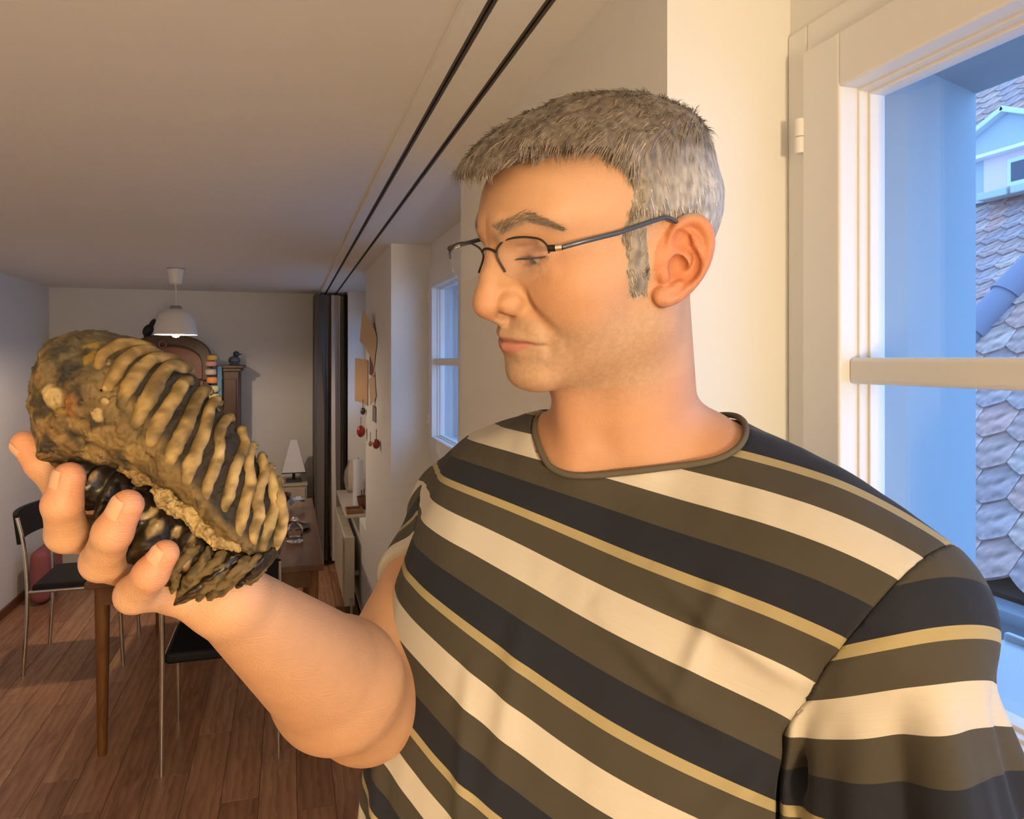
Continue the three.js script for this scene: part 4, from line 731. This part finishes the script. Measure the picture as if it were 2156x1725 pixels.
// chrome tube chairs with black seats; the seat faces +z of the chair
const chrome = mat([0.75, 0.74, 0.72], 0.18, { metalness: 1 }), blackLeather = new THREE.MeshPhysicalMaterial({ color: new THREE.Color().setRGB(0.014, 0.013, 0.015), roughness: 0.6, specularIntensity: 0.4 });
function makeChair(label, at, turn) {
  const t = thing('dining_chair', label, 'chair', at, turn, 'black dining chairs');
  const seat = box(-0.215, 0.215, 0.425, 0.47, -0.2, 0.23, 0.016); mesh('seat', seat, blackLeather, t);
  for (const sx of [-1, 1]) {
    mesh('leg', tube([[sx * 0.222, 0, -0.235], [sx * 0.222, 0.43, -0.215], [sx * 0.222, 0.7, -0.235], [sx * 0.222, 0.83, -0.262]], 0.0105, 30, 10), chrome, t);
    mesh('leg', tube([[sx * 0.222, 0, 0.235], [sx * 0.222, 0.425, 0.215]], 0.0105, 10, 10), chrome, t);
    mesh('side_rail', rod([sx * 0.222, 0.435, -0.216], [sx * 0.222, 0.435, 0.216], 0.009), chrome, t);
  }
  const b = new THREE.BoxGeometry(0.44, 0.155, 0.022, 16, 4, 1), p = b.attributes.position;
  for (let i = 0; i < p.count; i++) { const x = p.getX(i), y = p.getY(i); p.setXYZ(i, x, y + 0.765, p.getZ(i) - 0.262 - 0.04 * (1 - (x / 0.22) ** 2) - 0.12 * (y) ); }
  b.computeVertexNormals(); mesh('backrest', b, blackLeather, t);
  return t;
}
makeChair('black dining chair with chrome legs at the left side of the table', [-1.09, 0, -4.6], Math.PI / 2);
makeChair('black dining chair nearest the viewer, at the end of the table below the raised arm', [-0.26, 0, -3.4], Math.PI);
{ // things on the table
  const b = thing('glass_bottle', 'small clear glass bottle with a metal stopper on the dining table', 'bottle', [0.03, 0.75, -3.775]);
  const clear = new THREE.MeshPhysicalMaterial({ color: 0xffffff, transmission: 1, roughness: 0.03, thickness: 0.004, ior: 1.45 });
  mesh('flask', lathe([[0, 0.004], [0.036, 0.004], [0.04, 0], [0.041, 0.01], [0.04, 0.062], [0.03, 0.082], [0.015, 0.092], [0.015, 0.1], [0.013, 0.1], [0.013, 0.091], [0.028, 0.079], [0.037, 0.06], [0.038, 0.012], [0, 0.01]], 32), clear, b);
  mesh('stopper', lathe([[0, 0.096], [0.017, 0.096], [0.019, 0.104], [0.016, 0.114], [0.008, 0.12], [0, 0.121]], 24), mat([0.7, 0.7, 0.7], 0.25, { metalness: 1 }), b);
  const p = thing('tray', 'dark round tray lying on the dining table behind the glass bottle', 'tray', [0.0, 0.75, -4.06]);
  mesh('dish', lathe([[0, 0], [0.1, 0], [0.115, 0.012], [0.118, 0.016], [0.114, 0.015], [0.1, 0.004], [0, 0.004]], 48), mat(0x2e1d17, 0.3), p);
  const g = thing('goblet', 'dark red bowl on a short foot near the far end of the dining table', 'bowl', [-0.045, 0.75, -4.56]);
  mesh('bowl', lathe([[0, 0], [0.035, 0], [0.034, 0.006], [0.012, 0.014], [0.01, 0.03], [0.03, 0.042], [0.058, 0.075], [0.064, 0.1], [0.061, 0.1], [0.054, 0.076], [0.025, 0.047], [0, 0.042]], 36), new THREE.MeshPhysicalMaterial({ color: 0x4a1416, roughness: 0.2, clearcoat: 0.6 }), g);
  const n = thing('paper_napkin', 'crumpled pale blue paper lying beside the dark red bowl on the table', 'napkin', [0.05, 0.75, -4.6]);
  const q = new THREE.PlaneGeometry(0.09, 0.1, 10, 10).rotateX(-Math.PI / 2), a = q.attributes.position; for (let i = 0; i < a.count; i++) a.setY(i, 0.03 + 0.045 * fbm(a.getX(i) * 25, 3, a.getZ(i) * 25, 3) + 0.015); q.computeVertexNormals();
  mesh('crumple', q, mat(0x9fb0c4, 0.8, { side: THREE.DoubleSide }), n);
  const s = thing('salt_shaker', 'small white shaker on the table, beside the tooth in the photo', 'shaker', [-0.03, 0.75, -4.0]);
  mesh('body', lathe([[0, 0], [0.02, 0], [0.022, 0.004], [0.017, 0.05], [0.018, 0.056], [0, 0.056]], 24), mat(0xe8e2da, 0.35), s);
  mesh('cap', lathe([[0, 0.056], [0.018, 0.056], [0.017, 0.068], [0.008, 0.074], [0, 0.075]], 24), mat([0.8, 0.8, 0.8], 0.2, { metalness: 1 }), s);
}
{ // bonnet-topped cupboard in front of the end wall
  const t = thing('cupboard', 'tall reddish-brown cupboard with an arched top against the end wall', 'cupboard', [-0.86, 0, FAR + 0.02]);
  const arch = (x0, x1, y0, ys, yt) => { const s = new THREE.Shape(); s.moveTo(x0, y0); s.lineTo(x1, y0); s.lineTo(x1, ys); const c = (x0 + x1) / 2; s.bezierCurveTo(x1, ys + (yt - ys) * 0.75, c + (x1 - x0) * 0.28, yt, c, yt); s.bezierCurveTo(c - (x1 - x0) * 0.28, yt, x0, ys + (yt - ys) * 0.75, x0, ys); return s; };
  const ex = (s, d, z, bev = 0) => { const g = new THREE.ExtrudeGeometry(s, { depth: d, bevelEnabled: bev > 0, bevelSize: bev, bevelThickness: bev, bevelSegments: 2, curveSegments: 24 }); return g.translate(0, 0, z); };
  mesh('case', ex(arch(-0.27, 0.27, 0.08, 1.62, 1.8), 0.3, 0), cabinetWood, t);
  mesh('plinth', box(-0.29, 0.29, 0, 0.08, 0, 0.33, 0.006), cabinetWood, t);
  const rimS = arch(-0.295, 0.295, 1.5, 1.63, 1.835); rimS.holes.push(arch(-0.235, 0.235, 1.5, 1.6, 1.765)); mesh('cornice', ex(rimS, 0.06, 0.285, 0.006), cabinetWood, t);
  const door = mesh('door', ex(arch(-0.235, 0.235, 0.12, 1.58, 1.745), 0.02, 0.3, 0.003), redWood, t);
  mesh('door_panel', ex(arch(-0.16, 0.16, 0.24, 1.42, 1.56), 0.008, 0.322, 0.004), redWood, door);
  mesh('knob', new THREE.SphereGeometry(0.014, 16, 12).translate(0.2, 0.95, 0.337), mat([0.6, 0.45, 0.2], 0.3, { metalness: 1 }), door);
}
{ // narrower cupboard beside it
  const t = thing('narrow_cabinet', 'narrow dark brown cabinet with a flat cornice, right of the arched cupboard', 'cabinet', [-0.43, 0, FAR + 0.016]);
  mesh('case', box(-0.055, 0.06, 0.06, 1.56, 0, 0.34, 0.003), cabinetWood, t);
  mesh('cornice', [box(-0.055, 0.078, 1.56, 1.585, 0, 0.36, 0.004), box(-0.055, 0.098, 1.585, 1.607, 0, 0.38, 0.004)], cabinetWood, t);
  mesh('base', box(-0.055, 0.075, 0, 0.06, 0, 0.355, 0.003), cabinetWood, t);
  mesh('door', box(-0.045, 0.045, 0.1, 1.5, 0.34, 0.356, 0.004), cabinetWood, t);
  const g = thing('figurine', 'small grey bird figurine on top of the narrow dark cabinet', 'figurine', [-0.41, 1.607, FAR + 0.2]);
  mesh('body', [new THREE.SphereGeometry(0.045, 24, 16).scale(1, 0.75, 0.8).translate(0, 0.04, 0), lathe([[0, 0], [0.04, 0], [0.038, 0.012], [0, 0.014]], 24)], mat(0x56606a, 0.45), g);
  mesh('head', [new THREE.SphereGeometry(0.024, 20, 14).translate(0.014, 0.088, 0.005), new THREE.ConeGeometry(0.009, 0.03, 12).rotateZ(-Math.PI / 2).translate(0.046, 0.086, 0.005)], mat(0x3d454e, 0.45), g);
  const d = thing('rooster_figure', 'dark bird figure standing on the left of the arched cupboard top', 'figurine', [-1.03, 1.815, FAR + 0.2]);
  mesh('body', new THREE.SphereGeometry(0.04, 24, 16).scale(0.9, 1.25, 0.8).rotateZ(-0.5).translate(0, 0.06, 0), mat(0x221d20, 0.5), d);
  mesh('tail', new THREE.SphereGeometry(0.026, 20, 14).scale(0.7, 1.5, 0.5).rotateZ(-0.5).translate(0.03, 0.115, 0), mat(0x221d20, 0.5), d);
  mesh('stand', lathe([[0, -0.03], [0.03, -0.03], [0.03, 0.02], [0.02, 0.03], [0, 0.03]], 20), mat(0x3a2418, 0.5), d);
  const w = thing('wire_ring', 'small pinkish ring ornament on the arched cupboard front, under the lamp', 'ornament', [-0.9, 1.765, FAR + 0.385]);
  mesh('ring', new THREE.TorusGeometry(0.026, 0.006, 10, 32), mat(0x8a5a50, 0.5), w);
  // garland of pastel barrels on a cord
  const c = thing('garland', 'hanging garland of pastel barrel beads at the right edge of the arched cupboard', 'garland', [-0.56, 1.3, FAR + 0.43]);
  mesh('cord', tube([[0, 0, 0], [0.008, 0.2, 0], [0.012, 0.36, 0], [-0.02, 0.41, -0.05]], 0.003, 24, 6), mat(0x6a5a50, 0.8), c);
  [[0.345, 0xd8b04e, 0.042], [0.3, 0xd79a92, 0.04], [0.235, 0xc9bfae, 0.045], [0.172, 0xf09a58, 0.048], [0.105, 0xd2cf9a, 0.05], [0.048, 0xd8d388, 0.046], [0.004, 0x9aa08e, 0.03]].forEach(([y, col, h], i) => mesh('bead', lathe([[0, 0], [0.028, 0], [0.038, h * 0.15], [0.04, h * 0.5], [0.038, h * 0.85], [0.028, h], [0, h]], 24).translate(0.01 - 0.012 * Math.sin(i), y, 0), mat(col, 0.5), c));
  const r = thing('ribbon', 'blue and white ribbon hanging behind the pastel garland', 'ribbon', [-0.5, 1.28, FAR + 0.425]);
  const rg = new THREE.PlaneGeometry(0.03, 0.3, 2, 20).translate(0, 0.17, 0), ra = rg.attributes.position; for (let i = 0; i < ra.count; i++) ra.setZ(i, 0.006 * Math.sin(ra.getY(i) * 40)); rg.computeVertexNormals();
  mesh('band', rg, mat(0x5d8db0, 0.7, { side: THREE.DoubleSide }), r);
}
{ // table lamp with a tapered shade, on a pale chest by the curtain
  const ch = thing('side_chest', 'cream low chest behind the table, below the unlit table lamp', 'chest', [0.04, 0, FAR + 0.25]);
  const cream = mat(0xb5a894, 0.5);
  mesh('case', box(-0.12, 0.1, 0.04, 0.66, -0.2, 0.16, 0.006), cream, ch); mesh('top', box(-0.125, 0.105, 0.66, 0.68, -0.205, 0.17, 0.004), cream, ch); mesh('base', box(-0.11, 0.09, 0, 0.04, -0.19, 0.15), cream, ch);
  mesh('drawer', box(-0.105, 0.085, 0.4, 0.64, 0.16, 0.172, 0.003), cream, ch);
  const t = thing('table_lamp', 'unlit table lamp with a tapered white shade beside the grey curtain', 'lamp', [0.04, 0.68, FAR + 0.3]);
  const shadeM = new THREE.MeshPhysicalMaterial({ color: 0xe8e4de, roughness: 0.85, transmission: 0.15, thickness: 0 });
  mesh('base', box(-0.06, 0.06, 0, 0.018, -0.06, 0.06, 0.004), mat(0x3a3430, 0.5), t);
  mesh('stem', rod([0, 0.015, 0], [0, 0.1, 0], 0.012), mat(0x3a3430, 0.5), t);
  const sh = new THREE.CylinderGeometry(0.035, 0.128, 0.255, 4, 1, true).rotateY(Math.PI / 4); sh.computeVertexNormals();
  mesh('shade', [sh.toNonIndexed().translate(0, 0.205, 0)].map((g) => { g.computeVertexNormals(); return g; }), mat(0xd8d3cc, 0.85, { side: THREE.DoubleSide }), t);
  mesh('shade_trim', new THREE.CylinderGeometry(0.13, 0.131, 0.008, 4, 1, true).rotateY(Math.PI / 4).translate(0, 0.08, 0), mat(0x2b2622, 0.6, { side: THREE.DoubleSide }), t);
}
{ // curtains gathered at the end of their tracks; a strip for the dark gap
  const drape = (label, name, x, amp, z0, z1, folds, material, y0, seed) => {
    const t = thing(name, label, 'curtain', [x, 0, (z0 + z1) / 2]);
    const n = folds * 12, m = 24, g = new THREE.PlaneGeometry(1, 1, n, m), p = g.attributes.position, L = z1 - z0;
    for (let i = 0; i < p.count; i++) { const u = p.getX(i) + 0.5, v = p.getY(i) + 0.5, ph = u * folds * 2 * Math.PI; const w = 1 + 0.25 * (1 - v) * noise(u * folds, v * 2, seed); p.setXYZ(i, amp * w * Math.sin(ph + 0.5 * noise(v * 2, u * 3, seed)), mix(y0, 2.17, v), -L / 2 + u * L + amp * 0.25 * Math.sin(2 * ph)); }
    g.computeVertexNormals(); mesh('fabric', g, material, t);
    const hookM = mat(0x2a2a2a, 0.5); for (let i = 0; i < folds; i++) mesh('hook', rod([0, 2.165, -L / 2 + (i + 0.5) * L / folds], [0, 2.19, -L / 2 + (i + 0.5) * L / folds], 0.003, 0.003, 6), hookM, t);
    return t;
  };
  drape('grey-brown floor-length curtain bunched at the end of the left track', 'curtain', 0.25, 0.055, -6.3, -5.95, 5, mat(0x6d655d, 0.95, { side: THREE.DoubleSide }), 0.04, 3);
  drape('pale sheer floor-length curtain bunched on the right track', 'curtain', 0.366, 0.036, -6.3, -6.0, 4, mat(0xe6ddd8, 0.95, { side: THREE.DoubleSide }), 0.03, 7);
  drape('narrow black cloth strip added as the dark gap between the pale curtain and the window recess', 'curtain', 0.437, 0.009, -6.06, -5.92, 4, mat(0x17171a, 0.95, { side: THREE.DoubleSide }), 0.56, 9);  // black strip added to stand in for the dark gap beside the recess
}
// curtain tracks in the ceiling strip
for (const [x, l] of [[0.289, 'dark curtain track in the ceiling strip, the one farther from the windows'], [0.371, 'dark curtain track in the ceiling strip, the one nearer the windows']]) {
  const t = thing('curtain_track', l, 'curtain track', [x, SOFFIT, (FAR + REAR) / 2]); const L = REAR - FAR;
  mesh('rail', [box(-0.0074, -0.002, 0.0005, 0.012, -L / 2, L / 2, 0.001), box(0.002, 0.0074, 0.0005, 0.012, -L / 2, L / 2, 0.001), box(-0.0074, 0.0074, 0.006, 0.014, -L / 2, L / 2)], mat(0x4c463f, 0.5), t);
}
{ // radiator under the far window
  const t = thing('radiator', 'white flat panel radiator below the farthest window', 'radiator', [0.385, 0, -5.2]);
  const w = mat(0xd9cfbf, 0.4);
  mesh('front_panel', box(-0.04, -0.028, 0.06, 0.5, -0.62, 0.4, 0.004), w, t); mesh('back_panel', box(0.012, 0.024, 0.06, 0.5, -0.62, 0.4, 0.004), w, t);
  mesh('grille', [...Array(24).keys()].map((i) => box(-0.03, 0.014, 0.5, 0.506, -0.61 + i * 0.042, -0.585 + i * 0.042)), w, t); mesh('side_cover', box(-0.04, 0.024, 0.06, 0.506, 0.395, 0.41, 0.003), w, t);
  mesh('valve', [rod([0, 0.1, 0.41], [0, 0.1, 0.46], 0.012), rod([0, 0.02, 0.45], [0, 0.1, 0.45], 0.008)], mat(0xbfb8ae, 0.3), t);
  for (const z of [-0.4, 0.2]) mesh('bracket', box(0.02, 0.067, 0.2, 0.23, z, z + 0.02), w, t);
}
{ // things on the sill of the far recess
  const y = 0.6, sl = thing('window_shelf', 'pale shelf board on the sill of the farthest window recess', 'shelf', [0.5, y, -5.4]);
  mesh('board', box(-0.14, 0.13, 0, 0.022, -0.48, 0.48, 0.004), mat(0xcdc3b5, 0.5), sl);
  const top = y + 0.022;
  const l = thing('glass_lantern', 'round clear glass vase with a warm glint on the far window shelf', 'vase', [0.47, top, -5.74]);
  mesh('vase', lathe([[0, 0.005], [0.05, 0.005], [0.055, 0], [0.085, 0.05], [0.105, 0.13], [0.095, 0.21], [0.06, 0.27], [0.045, 0.3], [0.05, 0.315], [0.046, 0.315], [0.04, 0.3], [0.056, 0.268], [0.09, 0.208], [0.1, 0.13], [0.08, 0.052], [0.05, 0.01], [0, 0.01]].map(([r, h]) => [r * 0.6, h * 0.8]), 40), new THREE.MeshPhysicalMaterial({ color: 0xfff6ec, transmission: 0.85, roughness: 0.08, thickness: 0.004, ior: 1.45 }), l);
  const c = thing('candle', 'thick white pillar candle on the far window shelf behind the pinboard wall', 'candle', [0.47, top, -5.22]);
  mesh('wax', lathe([[0, 0], [0.036, 0], [0.037, 0.004], [0.036, 0.32], [0.033, 0.326], [0, 0.322]], 32), mat(0xd8dbe2, 0.5), c); mesh('wick', rod([0, 0.32, 0], [0.002, 0.34, 0], 0.0015), mat(0x222222, 0.9), c);
  const p = thing('clay_pot', 'small brown clay pot with red sticks on the far window shelf', 'pot', [0.5, top, -5.1]);
  mesh('pot', lathe([[0, 0], [0.034, 0], [0.045, 0.05], [0.05, 0.085], [0.046, 0.085], [0.04, 0.05], [0, 0.012]], 28), mat(0x6b4633, 0.6), p);
  for (const [dx, dz] of [[-0.02, 0.01], [0, -0.01], [0.02, 0.015]]) mesh('stick', rod([dx * 0.6, 0.015, dz], [dx, 0.13, dz * 1.5], 0.004), mat(0x5b2226, 0.6), p);
  const bk = thing('wooden_tray', 'shallow wooden tray at the near end of the far window shelf', 'tray', [0.42, top, -4.99]);
  mesh('tray', [box(-0.05, 0.06, 0, 0.008, -0.09, 0.06, 0.002), box(-0.05, -0.042, 0.008, 0.026, -0.09, 0.06, 0.002), box(0.052, 0.06, 0.008, 0.026, -0.09, 0.06, 0.002), box(-0.042, 0.052, 0.008, 0.026, 0.052, 0.06, 0.002), box(-0.042, 0.052, 0.008, 0.026, -0.09, -0.082, 0.002)], mat(0x8a6546, 0.6), bk);
}
{ // paper and trinkets pinned to the wall between the windows
  const paper = (label, at, w, h, tilt, col, curl) => {
    const t = thing('note_paper', label, 'paper', at, 0); const g = new THREE.PlaneGeometry(w, h, 10, 10).rotateY(-Math.PI / 2), p = g.attributes.position;
    for (let i = 0; i < p.count; i++) { const s = clamp(0.5 - p.getZ(i) / w); p.setX(i, -0.004 - curl * s * s); }
    g.rotateX(tilt); g.computeVertexNormals(); mesh('sheet', g, mat(col, 0.85, { side: THREE.DoubleSide }), t); mesh('pin', new THREE.SphereGeometry(0.005, 12, 8).translate(-0.006, h * 0.4, w * 0.2), mat(0xb8433a, 0.4), t); return t;
  };
  paper('cream paper sheet hanging by one corner, topmost on the wall between the windows', [WALL, 1.76, -4.05], 0.24, 0.22, 0.75, 0xd2b995, 0.06);
  paper('tan paper sheet curling off the edge of the wall between the windows', [WALL, 1.52, -4.5], 0.28, 0.27, 0.06, 0xb79877, 0.05);
  paper('small pale card pinned right of the curling tan sheet', [WALL, 1.5, -4.02], 0.12, 0.16, -0.5, 0xc8b496, 0.02);
  paper('red and blue printed card below the topmost paper sheet', [WALL, 1.62, -4.12], 0.1, 0.12, 0.2, 0x7a4a55, 0.01);
  paper('small grey card above the dangling trinket on the wall', [WALL, 1.36, -3.98], 0.07, 0.09, 0.1, 0x8f8486, 0.01);
  const hang = (label, at, col, r) => { const t = thing('ornament', label, 'ornament', at); mesh('ball', new THREE.SphereGeometry(r, 22, 16).scale(0.7, 1, 1), mat(col, 0.35), t); mesh('loop', rod([0, r, 0], [0, r + 0.05, 0], 0.0018, 0.0018, 6), mat(0x3a3030, 0.8), t); return t; };
  hang('round red ornament hanging at the window-side edge of the papered wall', [WALL - 0.034, 1.22, -4.46], 0xa02f28, 0.036);
  hang('small red heart-like ornament on the right part of the papered wall', [WALL - 0.02, 1.22, -3.78], 0x98352c, 0.026);
  hang('small dark stone pendant above the round red ornament', [WALL - 0.02, 1.34, -4.48], 0x4a4642, 0.022);
  hang('little yellowish shell ornament between the two red ornaments', [WALL - 0.016, 1.185, -4.1], 0xb09a70, 0.016);
}
{ // patterned box in the near recess, behind the sleeve
  const t = thing('tissue_box', 'small box with a blue and violet floral print, behind the striped sleeve', 'box', [0.5, 0.66, -3.25]);
  const print = texture(128, 64, (i, j) => { const n = fbm(i * 0.07, j * 0.09, 2, 3), m = noise(i * 0.12 + 9, j * 0.12, 4); return n > 0.12 ? [70, 70, 150] : m > 0.3 ? [190, 120, 150] : [205, 205, 215]; });
  const g = box(-0.06, 0.06, 0, 0.07, -0.11, 0.11, 0.003), uvA = g.attributes.uv; for (let i = 0; i < uvA.count; i++) uvA.setXY(i, uvA.getX(i) * 8, uvA.getY(i) * 10); mesh('carton', g, mat(0xffffff, 0.6, { map: print }), t);
  const f = new THREE.PlaneGeometry(0.05, 0.06, 8, 8), p = f.attributes.position; for (let i = 0; i < p.count; i++) p.setZ(i, 0.014 * noise(p.getX(i) * 60, p.getY(i) * 60, 1)); f.computeVertexNormals(); mesh('tissue', f.translate(0, 0.095, 0), mat(0xe4e4ea, 0.9, { side: THREE.DoubleSide }), t);
}
{ // pink cushion on the floor by the left wall
  const t = thing('floor_cushion', 'pink cushion leaning at the left wall behind the left chair', 'cushion', [-1.6, 0, -5.75]);
  mesh('pad', surface((x, y, z) => { const q = Math.hypot(Math.max(Math.abs(y - 0.19) - 0.13, 0), Math.max(Math.abs(z) - 0.13, 0)); return Math.hypot(q, x * 0.85) - 0.05 - 0.02 * Math.exp(-((y - 0.19) ** 2 + z * z) / 0.01); }, [-0.12, 0, -0.22], [0.12, 0.4, 0.22], 0.012), mat(0x9a5a5e, 0.9), t);
  mesh('button', new THREE.SphereGeometry(0.012, 14, 10).scale(0.5, 1, 1).translate(0.078, 0.19, 0), mat(0x7d4448, 0.7), t);
}

// ---------- outside the window: the neighbouring roofs ----------
const tileColours = [[0.56, 0.36, 0.31], [0.66, 0.38, 0.31], [0.52, 0.38, 0.36], [0.66, 0.46, 0.38], [0.46, 0.33, 0.31]];
const slate = texture(128, 128, (i, j) => { const v = 205 + 90 * tile(128, i, j, 5); return [v, v, v]; });
const tileMats = tileColours.map((c) => mat(c, 0.8, { map: slate }));
function beaver(w, l, th) { const s = new THREE.Shape(); s.moveTo(-w / 2, l); s.lineTo(-w / 2, w * 0.3); s.bezierCurveTo(-w * 0.4, w * 0.22, -w * 0.16, w * 0.05, 0, 0); s.bezierCurveTo(w * 0.16, w * 0.05, w * 0.4, w * 0.22, w / 2, w * 0.3); s.lineTo(w / 2, l); const g = new THREE.ExtrudeGeometry(s, { depth: th, bevelEnabled: false, curveSegments: 3 }); return g; }
// a roof plane that rises away from the window: x0, y0 is its eave, it runs along z
function roof(label, x0, y0, pitch, z0, z1, slope, tw, row, keep = () => true, cut) {
  const t = thing('tiled_roof', label, 'roof', [x0, y0, (z0 + z1) / 2]), c = Math.cos(pitch), s = Math.sin(pitch), L = z1 - z0;
  const outline = cut ?? [[-L / 2, 0], [L / 2, 0], [L / 2, slope], [-L / 2, slope]];
  const q = new THREE.Quaternion().setFromRotationMatrix(new THREE.Matrix4().makeBasis(new THREE.Vector3(0, 0, 1), new THREE.Vector3(c, s, 0), new THREE.Vector3(-s, c, 0)));
  mesh('deck', new THREE.ExtrudeGeometry(new THREE.Shape(outline.map(([a, b]) => new THREE.Vector2(a, b))), { depth: 0.12, bevelEnabled: false }).translate(0, 0, -0.16).applyQuaternion(q), mat(0x3a3230, 0.9), t);
  const g = beaver(tw - 0.004, row * 2.1, 0.016), R = rng(Math.round(x0 * 100));
  for (let r = 0; r * row < slope - row; r++) for (let k = 0; (k + 0.5) * tw < L; k++) {
    const z = -L / 2 + (k + (r % 2 ? 0.5 : 1)) * tw, u = r * row + 0.008 * (R() - 0.5); if (!keep(r * row, z + (z0 + z1) / 2) || z > L / 2) { R(); R(); continue; }
    const m = mesh('roof_tile', g, tileMats[Math.floor(R() * 5)], t); m.quaternion.copy(q); m.rotateX(-0.075 + 0.02 * (R() - 0.5)); m.position.set(c * u - s * 0.028, s * u + c * 0.028, z);
  }
  return t;
}
const hipZ = (s) => -3.72 + s * 0.235;
const near = roof('nearest tiled roof outside the window, with the largest tiles', 3.0, 0.64, 50 * Math.PI / 180, -3.9, -1.0, 2.7, 0.2, 0.19, (s, z) => z > hipZ(s) + 0.06, [[-1.27, 0], [1.45, 0], [1.45, 2.7], [-0.635, 2.7]]);
{
  const P = (s) => [Math.cos(0.8727) * s - 0.02, Math.sin(0.8727) * s + 0.03, hipZ(s) + 2.45], m = mat([0.2, 0.2, 0.26], 0.75);
  for (let s = 0; s < 2.6; s += 0.3) mesh('hip_tile', rod(P(s - 0.02), P(s + 0.3), 0.1, 0.085, 16), m, near);
}
{
  const t = thing('house_wall', 'shaded house wall and eaves below the nearest tiled roof', 'wall', [3.0, 0, -2.45]);
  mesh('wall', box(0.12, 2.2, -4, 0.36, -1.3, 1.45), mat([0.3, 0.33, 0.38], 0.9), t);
  mesh('gutter', [new THREE.CylinderGeometry(0.07, 0.07, 2.9, 18, 1, true, -Math.PI / 2, Math.PI).rotateX(Math.PI / 2).translate(-0.06, 0.6, 0)], mat([0.25, 0.28, 0.32], 0.5, { metalness: 0.4, side: THREE.DoubleSide }), t);
  mesh('fascia', box(0.0, 0.03, 0.36, 0.56, -1.45, 1.45), mat([0.2, 0.22, 0.26], 0.7), t);
}
roof('middle tiled roof, with smaller rows, above the hip of the nearest roof', 6.35, 1.75, Math.PI / 4, -7.0, -4.4, 3.1, 0.22, 0.235);
roof('farthest tiled roof at the top of the window, behind the dormer', 8.3, 3.95, Math.PI / 4, -9.0, -5.2, 2.5, 0.3, 0.2);
{
  const t = thing('dormer', 'dormer with a pale gable trim and a pink wall on the far roof', 'dormer', [8.0, 3.55, -6.39]);
  const pale = mat([0.62, 0.68, 0.68], 0.6), blue = mat([0.4, 0.45, 0.5], 0.8);
  mesh('wall', box(0, 1.2, 0, 0.52, -0.3, 1.0), mat([0.78, 0.58, 0.6], 0.85), t);
  mesh('side_wall', box(0.02, 1.2, 0, 0.52, -0.62, -0.3), blue, t);
  mesh('ledge', box(-0.12, 0.05, 0.5, 0.545, -0.7, 1.0, 0.01), mat([0.85, 0.86, 0.84], 0.5), t);
  const gs = new THREE.Shape([[-0.62, 0.545], [0.78, 0.545], [0.5, 0.78], [0, 0.98], [-0.62, 0.72]].map(([a, b]) => new THREE.Vector2(a, b)));
  mesh('gable', new THREE.ExtrudeGeometry(gs, { depth: 1.2, bevelEnabled: false }).rotateY(-Math.PI / 2).translate(1.2, 0, 0), blue, t);
  for (const [z0, y0, z1, y1] of [[-0.72, 0.7, 0.02, 1.02], [-0.02, 1.02, 0.7, 0.7]]) { const l = Math.hypot(z1 - z0, y1 - y0); mesh('verge_board', box(-0.1, 1.2, -0.03, 0.03, 0, l, 0.008).rotateX(-Math.atan2(y1 - y0, z1 - z0)).translate(0, y0, z0), pale, t); }
  const w = mesh('window', box(-0.03, 0.02, 0.1, 0.42, 0.02, 0.62, 0.006), pale, t); mesh('pane', box(-0.035, 0.0, 0.15, 0.37, 0.07, 0.57), mat([0.05, 0.07, 0.1], 0.15), w);
  for (let i = 0; i < 3; i++) mesh('flower_box', box(-0.18, -0.04, -0.02, 0.07, -0.25 + i * 0.42, 0.13 + i * 0.42, 0.015), mat([0.45, 0.5, 0.48], 0.8), t);
}
struct('ground', box(-12, 30, -4.3, -4.0, -30, 12), mat([0.3, 0.3, 0.3], 0.95));

renderer.render(scene, camera);
